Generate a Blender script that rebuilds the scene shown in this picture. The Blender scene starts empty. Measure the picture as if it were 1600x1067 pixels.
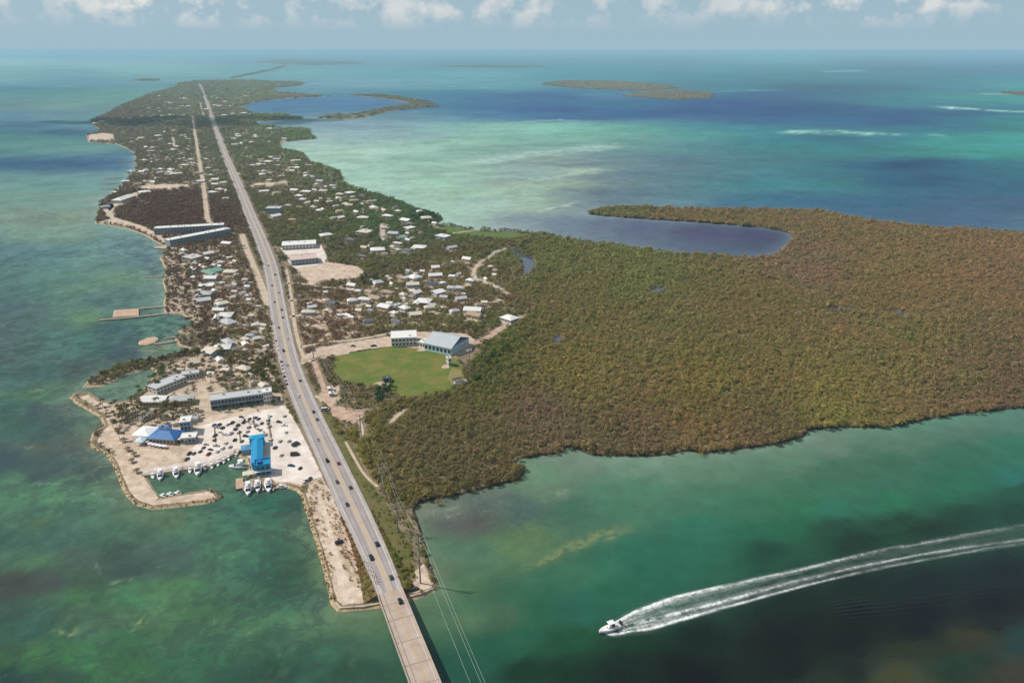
import bpy, bmesh, math, random
import numpy as np
from mathutils import Vector
from mathutils.geometry import delaunay_2d_cdt

random.seed(7); RNG = np.random.default_rng(7)
R = math.radians
sc = bpy.context.scene
COL = sc.collection

# ---------------------------------------------------------------- camera
CAM_H, FOC, HOR = 300.0, 1155.0, 79.0          # metres, focal length and horizon row for a 1600 px wide frame
PITCH = math.atan((533.5 - HOR) / FOC)
cam = bpy.data.objects.new('camera', bpy.data.cameras.new('camera'))
COL.objects.link(cam); sc.camera = cam
cam.location = (0, 0, CAM_H); cam.rotation_euler = (R(90) - PITCH, 0, 0)
cam.data.sensor_width = 36.0; cam.data.lens = FOC / 1600 * 36.0
cam.data.clip_start = 1.0; cam.data.clip_end = 400000.0

# ---------------------------------------------------------------- sky, sun, exposure
SUN_EL, SUN_A = R(47), R(14)                   # sun stands to the left, a little ahead of the viewer
TO_SUN = Vector((-math.cos(SUN_EL) * math.cos(SUN_A), math.cos(SUN_EL) * math.sin(SUN_A), math.sin(SUN_EL)))
world = bpy.data.worlds.new('World'); sc.world = world; world.use_nodes = True
wn, wl = world.node_tree.nodes, world.node_tree.links
wn.clear()
w_out = wn.new('ShaderNodeOutputWorld'); w_bg = wn.new('ShaderNodeBackground')
sky = wn.new('ShaderNodeTexSky'); sky.sky_type = 'NISHITA'; sky.sun_disc = False
sky.sun_elevation = SUN_EL; sky.sun_rotation = math.atan2(TO_SUN.x, TO_SUN.y)
sky.altitude = 300; sky.air_density = 1.0; sky.dust_density = 1.6; sky.ozone_density = 2.0
w_bg.inputs['Strength'].default_value = 0.085
tc = wn.new('ShaderNodeTexCoord')
mp = wn.new('ShaderNodeMapping'); mp.inputs['Scale'].default_value = (1.0, 1.0, 1.25)
nz = wn.new('ShaderNodeTexNoise'); nz.inputs['Scale'].default_value = 24.0; nz.inputs['Detail'].default_value = 9.0; nz.inputs['Roughness'].default_value = 0.6
nz2 = wn.new('ShaderNodeTexNoise'); nz2.inputs['Scale'].default_value = 4.0; nz2.inputs['Detail'].default_value = 3.0
sep = wn.new('ShaderNodeSeparateXYZ')
lift = wn.new('ShaderNodeMapRange'); lift.inputs['From Min'].default_value = 0.022; lift.inputs['From Max'].default_value = 0.046
ramp = wn.new('ShaderNodeMapRange'); ramp.inputs['From Min'].default_value = 0.45; ramp.inputs['From Max'].default_value = 0.60
ramp2 = wn.new('ShaderNodeMapRange'); ramp2.inputs['From Min'].default_value = 0.25; ramp2.inputs['From Max'].default_value = 0.6
mul = wn.new('ShaderNodeMath'); mul.operation = 'MULTIPLY'; mul2 = wn.new('ShaderNodeMath'); mul2.operation = 'MULTIPLY'
mul3 = wn.new('ShaderNodeMath'); mul3.operation = 'MULTIPLY'; mul3.inputs[1].default_value = 0.9
mix = wn.new('ShaderNodeMix'); mix.data_type = 'RGBA'
mix.inputs['B'].default_value = (9.4, 9.2, 8.9, 1)
hz = wn.new('ShaderNodeMapRange'); hz.inputs['From Min'].default_value = 0.0; hz.inputs['From Max'].default_value = 0.35
hz.inputs['To Min'].default_value = 0.97; hz.inputs['To Max'].default_value = 0.0
hmix = wn.new('ShaderNodeMix'); hmix.data_type = 'RGBA'; hmix.inputs['B'].default_value = (4.15, 6.05, 7.35, 1)
wl.new(tc.outputs['Generated'], mp.inputs['Vector']); wl.new(mp.outputs['Vector'], nz.inputs['Vector']); wl.new(tc.outputs['Generated'], nz2.inputs['Vector'])
wl.new(tc.outputs['Generated'], sep.inputs['Vector']); wl.new(sep.outputs['Z'], lift.inputs['Value']); wl.new(sep.outputs['Z'], hz.inputs['Value'])
wl.new(nz.outputs['Fac'], ramp.inputs['Value']); wl.new(nz2.outputs['Fac'], ramp2.inputs['Value'])
wl.new(ramp.outputs['Result'], mul.inputs[0]); wl.new(lift.outputs['Result'], mul.inputs[1])
wl.new(mul.outputs[0], mul2.inputs[0]); wl.new(ramp2.outputs['Result'], mul2.inputs[1])
wl.new(mul2.outputs[0], mul3.inputs[0])
wl.new(sky.outputs['Color'], hmix.inputs['A']); wl.new(hz.outputs['Result'], hmix.inputs['Factor'])
wl.new(hmix.outputs['Result'], mix.inputs['A']); wl.new(mul3.outputs[0], mix.inputs['Factor'])
wl.new(mix.outputs['Result'], w_bg.inputs['Color']); wl.new(w_bg.outputs['Background'], w_out.inputs['Surface'])

sun = bpy.data.objects.new('sun', bpy.data.lights.new('sun', 'SUN')); COL.objects.link(sun)
sun.data.energy = 4.3; sun.data.angle = R(0.55); sun.data.color = (1.0, 0.95, 0.87)
sun.rotation_euler = TO_SUN.to_track_quat('Z', 'Y').to_euler()
sc.view_settings.view_transform = 'Standard'; sc.view_settings.look = 'None'
sc.view_settings.exposure = 0.0; sc.view_settings.gamma = 1.0; sc.view_settings.use_curve_mapping = False
sc.cycles.use_denoising = True
sc.cycles.max_bounces = 4; sc.cycles.diffuse_bounces = 2; sc.cycles.glossy_bounces = 2
sc.cycles.transparent_max_bounces = 40; sc.cycles.volume_bounces = 1
sc.cycles.use_adaptive_sampling = True

# ---------------------------------------------------------------- helpers
CP, SP = math.cos(PITCH), math.sin(PITCH)
def G(px, py, z=0.0):
    """where the line of sight of a photo pixel meets the level z"""
    v = (533.5 - py) / FOC
    t = (CAM_H - z) / (SP - v * CP)
    return Vector(((px - 800) / FOC * t, (CP + v * SP) * t, z))
def PX(X, Y, z=0.0):
    """the other way round, for arrays"""
    X = np.asarray(X, float); Y = np.asarray(Y, float); z = np.asarray(z, float) - CAM_H
    d = Y * CP - z * SP; u = Y * SP + z * CP
    return 800 + FOC * X / d, 533.5 - FOC * u / d
def lin(h):
    h = h.lstrip('#'); c = [int(h[i:i + 2], 16) / 255 for i in (0, 2, 4)]
    return tuple(x / 12.92 if x <= .04045 else ((x + .055) / 1.055) ** 2.4 for x in c)

def vnoise(x, y, seed=0):
    xi = np.floor(x).astype(np.int64); yi = np.floor(y).astype(np.int64)
    fx = x - xi; fy = y - yi; fx = fx * fx * (3 - 2 * fx); fy = fy * fy * (3 - 2 * fy)
    def h(a, b):
        n = (a * 374761393 + b * 668265263 + seed * 1442695041) & 0xffffffff
        n = ((n ^ (n >> 13)) * 1274126177) & 0xffffffff
        return ((n ^ (n >> 16)) & 0xffff) / 65535.0
    return (h(xi, yi) * (1 - fx) + h(xi + 1, yi) * fx) * (1 - fy) + (h(xi, yi + 1) * (1 - fx) + h(xi + 1, yi + 1) * fx) * fy
def fbm(x, y, seed=0, oct=4):
    s = 0; a = 0.5; t = 0
    for i in range(oct):
        s = s + a * vnoise(x * 2 ** i, y * 2 ** i, seed + i); t += a; a *= .55
    return s / t - 0.5

# materials -------------------------------------------------------
MATS = {}
def mat(name, color, rough=0.8, spec=0.3, noise=0.0, nscale=0.3, c2=None, metallic=0.0, bump=0.0):
    if name in MATS: return MATS[name]
    m = bpy.data.materials.new(name); m.use_nodes = True
    nt = m.node_tree; b = nt.nodes['Principled BSDF']
    if isinstance(color, str): color = lin(color)
    if isinstance(c2, str): c2 = lin(c2)
    b.inputs['Base Color'].default_value = (*color, 1); b.inputs['Roughness'].default_value = rough
    b.inputs['Specular IOR Level'].default_value = spec; b.inputs['Metallic'].default_value = metallic
    if noise or c2:
        geo = nt.nodes.new('ShaderNodeNewGeometry')
        n = nt.nodes.new('ShaderNodeTexNoise'); n.inputs['Scale'].default_value = nscale; n.inputs['Detail'].default_value = 6; n.inputs['Roughness'].default_value = .65
        nt.links.new(geo.outputs['Position'], n.inputs['Vector'])
        mr = nt.nodes.new('ShaderNodeMapRange'); mr.inputs['From Min'].default_value = .36; mr.inputs['From Max'].default_value = .64
        nt.links.new(n.outputs['Fac'], mr.inputs['Value'])
        mx = nt.nodes.new('ShaderNodeMix'); mx.data_type = 'RGBA'
        a = color; bcol = c2 if c2 else tuple(min(1, x * (1 - noise)) for x in color)
        mx.inputs['A'].default_value = (*a, 1); mx.inputs['B'].default_value = (*bcol, 1)
        nt.links.new(mr.outputs['Result'], mx.inputs['Factor']); nt.links.new(mx.outputs['Result'], b.inputs['Base Color'])
        if bump:
            bp = nt.nodes.new('ShaderNodeBump'); bp.inputs['Strength'].default_value = bump; bp.inputs['Distance'].default_value = .5
            nt.links.new(n.outputs['Fac'], bp.inputs['Height']); nt.links.new(bp.outputs['Normal'], b.inputs['Normal'])
    MATS[name] = m; return m

# mesh builder ----------------------------------------------------
class MB:
    def __init__(s): s.v = []; s.f = []; s.m = []
    def add(s, vs, fs, mi=0):
        o = len(s.v); s.v += [tuple(p) for p in vs]; s.f += [tuple(o + i for i in f) for f in fs]; s.m += [mi] * len(fs)
        return s
    def box(s, x0, x1, y0, y1, z0, z1, mi=0):
        vs = [(x, y, z) for z in (z0, z1) for (x, y) in ((x0, y0), (x1, y0), (x1, y1), (x0, y1))]
        return s.add(vs, [(3, 2, 1, 0), (4, 5, 6, 7), (0, 1, 5, 4), (1, 2, 6, 5), (2, 3, 7, 6), (3, 0, 4, 7)], mi)
    def prism(s, pts, z0, z1, mi=0):
        n = len(pts); vs = [(x, y, z0) for x, y in pts] + [(x, y, z1) for x, y in pts]
        return s.add(vs, [tuple(range(n))[::-1], tuple(range(n, 2 * n))] + [(i, (i + 1) % n, n + (i + 1) % n, n + i) for i in range(n)], mi)
    def cyl(s, x, y, z0, z1, r0, r1=None, n=8, mi=0):
        r1 = r0 if r1 is None else r1
        a = [2 * math.pi * i / n for i in range(n)]
        vs = [(x + r0 * math.cos(t), y + r0 * math.sin(t), z0) for t in a] + [(x + r1 * math.cos(t), y + r1 * math.sin(t), z1) for t in a]
        return s.add(vs, [tuple(range(n))[::-1], tuple(range(n, 2 * n))] + [(i, (i + 1) % n, n + (i + 1) % n, n + i) for i in range(n)], mi)
    def tube(s, pts, r, n=5, mi=0):
        rs = r if isinstance(r, (list, tuple)) else [r] * len(pts)
        pts = [Vector(p) for p in pts]; vs = []; fs = []
        for i, p in enumerate(pts):
            d = (pts[min(i + 1, len(pts) - 1)] - pts[max(i - 1, 0)]).normalized()
            u = d.cross(Vector((0, 0, 1)));
            if u.length < .05: u = Vector((1, 0, 0))
            u.normalize(); w = d.cross(u)
            for k in range(n):
                a = 2 * math.pi * k / n; vs.append(p + (u * math.cos(a) + w * math.sin(a)) * rs[i])
        for i in range(len(pts) - 1):
            for k in range(n):
                fs.append((i * n + k, i * n + (k + 1) % n, (i + 1) * n + (k + 1) % n, (i + 1) * n + k))
        fs += [tuple(range(n))[::-1], tuple(range((len(pts) - 1) * n, len(pts) * n))]
        return s.add(vs, fs, mi)
    def gable(s, x0, x1, y0, y1, z0, h, axis='x', t=0.25, mi=0):
        if axis == 'x':
            ym = (y0 + y1) / 2; a = [(x0, y0), (x0, ym), (x0, y1)]; L = [(x, y, z) for x in (x0, x1) for (y, z) in ((y0, z0), (ym, z0 + h), (y1, z0), (y1, z0 - t), (ym, z0 + h - t), (y0, z0 - t))]
        else:
            xm = (x0 + x1) / 2; L = [(x, y, z) for y in (y1, y0) for (x, z) in ((x0, z0), (xm, z0 + h), (x1, z0), (x1, z0 - t), (xm, z0 + h - t), (x0, z0 - t))]
        return s.add(L, [(0, 1, 7, 6), (1, 2, 8, 7), (2, 3, 9, 8), (3, 4, 10, 9), (4, 5, 11, 10), (5, 0, 6, 11), (0, 5, 4, 1), (1, 4, 3, 2), (6, 7, 10, 11), (7, 8, 9, 10)], mi)
    def hip(s, x0, x1, y0, y1, z0, h, t=0.25, mi=0):
        w, d = x1 - x0, y1 - y0; k = min(w, d) / 2
        if w >= d: r = [(x0 + k, (y0 + y1) / 2), (x1 - k + .01, (y0 + y1) / 2)]
        else: r = [((x0 + x1) / 2, y0 + k), ((x0 + x1) / 2, y1 - k + .01)]
        vs = [(x0, y0, z0), (x1, y0, z0), (x1, y1, z0), (x0, y1, z0), (*r[0], z0 + h), (*r[1], z0 + h), (x0, y0, z0 - t), (x1, y0, z0 - t), (x1, y1, z0 - t), (x0, y1, z0 - t)]
        if w >= d: fs = [(0, 1, 5, 4), (1, 2, 5), (2, 3, 4, 5), (3, 0, 4)]
        else: fs = [(0, 1, 4), (1, 2, 5, 4), (2, 3, 5), (3, 0, 4, 5)]
        return s.add(vs, fs + [(6, 7, 1, 0), (7, 8, 2, 1), (8, 9, 3, 2), (9, 6, 0, 3), (9, 8, 7, 6)], mi)
    def mesh(s, name):
        me = bpy.data.meshes.new(name); me.from_pydata(s.v, [], s.f)
        if any(s.m): me.polygons.foreach_set('material_index', s.m)
        me.update(); return me
    def build(s, name, m, parent=None, smooth=False):
        return put(name, s.mesh(name), m, parent, smooth)
def put(name, me, m, parent=None, smooth=False):
    o = bpy.data.objects.new(name, me); COL.objects.link(o)
    if m is not None and not me.materials:
        for x in (m if isinstance(m, (list, tuple)) else [m]): me.materials.append(x)
    if smooth: me.polygons.foreach_set('use_smooth', [True] * len(me.polygons))
    if parent: o.parent = parent
    return o
def tag(o, label=None, cat=None, group=None, kind=None):
    if label: o['label'] = label
    if cat: o['category'] = cat
    if group: o['group'] = group
    if kind: o['kind'] = kind
    return o
def thing(name, label, cat, loc=(0, 0, 0), rz=0.0, group=None, scale=None):
    o = bpy.data.objects.new(name, None); COL.objects.link(o); o.empty_display_size = .5
    o.location = loc; o.rotation_euler = (0, 0, rz)
    if scale: o.scale = scale
    return tag(o, label, cat, group)
def repaint(o, m):
    o.material_slots[0].link = 'OBJECT'; o.material_slots[0].material = m

ORD = ['first', 'second', 'third', 'fourth', 'fifth', 'sixth', 'seventh', 'eighth', 'ninth', 'tenth', 'eleventh', 'twelfth', 'thirteenth', 'fourteenth', 'fifteenth', 'sixteenth', 'seventeenth', 'eighteenth', 'nineteenth', 'twentieth',
       'twenty-first', 'twenty-second', 'twenty-third', 'twenty-fourth', 'twenty-fifth']

LAND = 1.0
def refine(P, step=3.0, amp=0.9, seed=1, closed=True):
    """traced outline in photo pixels -> finer, naturally ragged outline"""
    rnd = random.Random(seed); out = []; n = len(P)
    for i in range(n if closed else n - 1):
        a = P[i]; b = P[(i + 1) % n]
        L = math.hypot(b[0] - a[0], b[1] - a[1]); k = max(1, int(L / step)); out.append(a)
        for j in range(1, k):
            t = j / k; w = amp * min(1, L / 14)
            out.append((a[0] + (b[0] - a[0]) * t + rnd.uniform(-1, 1) * w, a[1] + (b[1] - a[1]) * t + rnd.uniform(-1, 1) * w * .55))
    if not closed: out.append(P[-1])
    return out
def fill(mb, Q, z, mi=0):
    n = len(Q); v, _, f, _, _, _ = delaunay_2d_cdt([Vector((q.x, q.y)) for q in Q], [], [list(range(n))], 1, 1e-4)
    F = []
    for t in f:
        a, b, c = (v[i] for i in t[:3]); F.append(tuple(t) if (b - a).cross(c - a) > 0 else tuple(t)[::-1])
    mb.add([(p.x, p.y, z) for p in v], F, mi)
def sheet(name, P, z, m, step=3.0, amp=.9, seed=1, drop=None, kind='structure'):
    """flat sheet of ground cover, its rim turned down a little so that it is no floating card"""
    Q = [G(x, y, z) for x, y in refine(P, step, amp, seed)]
    n = len(Q); mb = MB(); fill(mb, Q, z); dz = drop if drop else 0.3
    mb.add([tuple(q) for q in Q] + [(q.x, q.y, z - dz) for q in Q], [(i, n + i, n + (i + 1) % n, (i + 1) % n) for i in range(n)])
    o = mb.build(name, m)
    tag(o, kind=kind); return o
def catmull(P, k=6):
    out = []; n = len(P)
    for i in range(n - 1):
        p0, p1, p2, p3 = (Vector(P[max(i - 1, 0)]), Vector(P[i]), Vector(P[i + 1]), Vector(P[min(i + 2, n - 1)]))
        for j in range(k):
            t = j / k
            out.append(.5 * (2 * p1 + (p2 - p0) * t + (2 * p0 - 5 * p1 + 4 * p2 - p3) * t * t + (3 * p1 - p0 - 3 * p2 + p3) * t ** 3))
    out.append(Vector(P[-1])); return out
def side_of(path, i):
    d = path[min(i + 1, len(path) - 1)] - path[max(i - 1, 0)]; d = Vector((d.x, d.y, 0)).normalized()
    return Vector((-d.y, d.x, 0))                 # the side that lies to the right for a viewer facing up the path
def ribbon(name, path, off0, off1, zoff, m, thick=0.0, parent=None, i0=0, i1=None, mb=None):
    """strip between two lateral offsets along a path (numbers or one per point)"""
    i1 = len(path) if i1 is None else i1; own = mb is None; mb = mb or MB(); vs = []; c = 4 if thick else 2
    for i in range(i0, i1):
        s = side_of(path, i); a = off0[i] if isinstance(off0, list) else off0; b = off1[i] if isinstance(off1, list) else off1
        p = path[i] + Vector((0, 0, zoff)); vs += [p + s * a, p + s * b]
        if thick: vs += [p + s * b - Vector((0, 0, thick)), p + s * a - Vector((0, 0, thick))]
    n = i1 - i0; fs = []
    for i in range(n - 1):
        q = i * c; r = q + c
        if thick:
            for k in range(4): fs.append((q + k, q + (k + 1) % 4, r + (k + 1) % 4, r + k))
        else: fs.append((q, q + 1, r + 1, r))
    if thick: fs += [(3, 2, 1, 0), tuple((n - 1) * c + k for k in range(4))]
    mb.add(vs, fs)
    return mb.build(name, m, parent) if own else mb
def inpoly(x, y, P):
    x = np.asarray(x); y = np.asarray(y); r = np.zeros(x.shape, bool); n = len(P)
    for i in range(n):
        x0, y0 = P[i][0], P[i][1]; x1, y1 = P[(i + 1) % n][0], P[(i + 1) % n][1]
        if y0 == y1: continue
        c = ((y0 > y) != (y1 > y)) & (x < (x1 - x0) * (y - y0) / (y1 - y0) + x0); r ^= c
    return r
def dpath(x, y, P, ky=1.0):
    d = np.full(np.shape(x), 1e9); tt = np.zeros(np.shape(x)); n = len(P) - 1
    for i in range(n):
        ax, ay = P[i][0], P[i][1] * ky; bx, by = P[i + 1][0], P[i + 1][1] * ky
        L = (bx - ax) ** 2 + (by - ay) ** 2 + 1e-9
        t = np.clip(((x - ax) * (bx - ax) + (y * ky - ay) * (by - ay)) / L, 0, 1)
        e = np.hypot(x - ax - t * (bx - ax), y * ky - ay - t * (by - ay))
        k = e < d; d = np.where(k, e, d); tt = np.where(k, (i + t) / n, tt)
    return d, tt
def blend(px, py, C, ky=2.2, s=14.0, pw=1.7, far=False):
    kx = np.clip(.3 + .7 * (py - 200) / 400, .3, 1.0) if far else 1.0; kf = np.clip(2.0 - (py - 150) / 250, 1, 2.0) if far else 1.0
    num = np.zeros((len(px), 3)); den = np.zeros(len(px))
    for (cx, cy, h) in C:
        c = lin(h) if isinstance(h, str) else h
        w = 1 / (((px - cx) * kx) ** 2 + ((py - cy) * ky * kf) ** 2 + s * s) ** pw
        num += w[:, None] * np.array(c)[None]; den += w
    return num / den[:, None]

# ---------------------------------------------------------------- outlines traced in photo pixels
MAIN = [(594,944),(530,950),(521,938),(517,915),(508,880),(500,850),(490,820),(482,795),(474,772),(467,764),(447,757),(431,759),(428,750),(392,748),(391,735),(388,716),(366,707),(330,727),(270,735),(222,743),(246,779),(328,764),(342,777),(322,783),(280,788),(240,792),(215,785),(200,770),(191,750),(181,725),(168,706),(147,697),(142,690),(150,672),(164,664),(160,650),(140,638),(122,628),(112,619),(120,613),(136,613),(152,624),(170,628),(202,625),(216,617),(228,605),(240,590),(246,577),(235,573),(198,583),(160,601),(132,603),(140,594),(160,583),(202,567),(265,557),(310,545),(318,538),(300,543),(282,538),(276,528),(288,523),(310,521),(290,520),(280,516),(300,508),(312,503),(300,496),(286,489),(260,489),(258,470),(262,455),(256,442),(262,422),(252,404),(262,388),(247,378),(227,366),(202,357),(170,351),(150,348),(154,332),(160,314),(176,302),(190,292),(205,275),(214,262),(212,240),(196,230),(182,225),(140,222),(135,211),(160,206),(150,198),(142,188),(167,178),(190,165),(227,150),(270,138),(280,130),(310,127),(360,126),(395,126),(475,130),(470,134),(425,138),(432,145),(515,151),(445,154),(396,160),(380,166),(384,172),(397,178),(445,180),(476,185),(398,190),(402,196),(440,199),(483,203),(486,210),(495,217),(440,222),(437,231),(472,240),(486,252),(530,267),(537,285),(575,300),(612,310),(640,322),(688,337),(690,343),(674,353),(700,351),(717,355),(742,359),(800,361),(838,366),(900,378),(975,386),(1050,398),(1125,403),(1170,405),(1215,400),(1246,376),(1236,364),(1200,356),(1100,347),(1015,342),(960,338),(920,334),(940,328),(965,325),(1100,328),(1280,331),(1350,345),(1425,355),(1525,362),(1600,366),(1800,374),(2050,384),(2050,585),(1800,612),(1600,634),(1530,641),(1450,652),(1390,665),(1300,665),(1260,669),(1254,679),(1215,690),(1160,698),(1100,705),(1070,701),(1050,706),(1015,710),(925,708),(905,700),(888,695),(865,706),(810,714),(802,720),(816,736),(810,746),(765,757),(720,769),(690,775),(655,782),(642,790),(655,830),(661,860),(668,888),(680,914),(676,920),(642,933)]
ISLES = [
 [(486,184),(520,180),(555,178),(590,172),(625,166),(645,162),(620,157),(585,152),(547,149),(590,148),(630,152),(665,158),(688,166),(660,169),(625,172),(600,176),(575,183),(540,187)],
 [(845,132),(880,126),(960,127),(1020,131),(1062,137),(1025,141),(960,141),(900,138)],
 [(970,150),(1010,143),(1062,141),(1113,146),(1111,153),(1060,156),(1010,153)],
 [(203,126),(225,124),(247,124.5),(250,126),(228,127)],
 [(400,97),(450,93),(480,96),(520,96),(575,98.5),(560,100),(500,102.5),(440,101)],
 [(358,122),(380,117),(420,109.5),(445,102.5),(448,103.5),(425,110.5),(390,117.8),(362,123)],
 [(685,104),(760,103),(850,104.3),(845,105.2),(740,105.6)],
 [(560,148),(610,150),(606,151),(566,150)],
 [(1560,145),(1640,143),(1700,148),(1600,150)],
]
m_soil = mat('soil', '#8b7a64', c2='#6b6248', nscale=.05)
m_sand = mat('sand', '#cfbda9', c2='#a9937d', nscale=.13, bump=.3)
m_gravel = mat('white_gravel', '#e2d8ce', c2='#c3b5a8', nscale=.075, bump=.25)
m_shore = mat('shore_rock', '#bda683', c2='#8d7858', nscale=.35, bump=.6)
m_mud = mat('mud', '#86775a', c2='#6b5f45', nscale=.15)
m_wet = mat('wet_mud', '#4a4434', c2='#383327', nscale=.15)
m_asph = mat('asphalt', '#a29995', c2='#928a88', nscale=.08, rough=.9)
m_conc = mat('concrete', '#b9aca0', c2='#a5978b', nscale=.25, rough=.85)
m_deckm = mat('bridge_paving', '#b5a598', c2='#a39284', nscale=.12, rough=.85)
m_white = mat('white_line', '#d8d5cf', rough=.7, noise=.25, nscale=.8)
m_yellow = mat('yellow_line', '#c2a468', rough=.7, noise=.3, nscale=.8)
m_grass = mat('field_grass', '#4f6620', c2='#757030', nscale=.06, bump=.2)
m_verge = mat('verge_grass', '#505524', c2='#6b6038', nscale=.12, bump=.3)
m_lush = mat('lush_grass', '#4c662b', c2='#5b6a32', nscale=.03)
m_rubble = mat('rubble_sand', '#c4a894', c2='#9a7f6c', nscale=.14, bump=.3)
m_dirt = mat('dirt_track', '#c3b29c', c2='#ab9880', nscale=.15)

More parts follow.
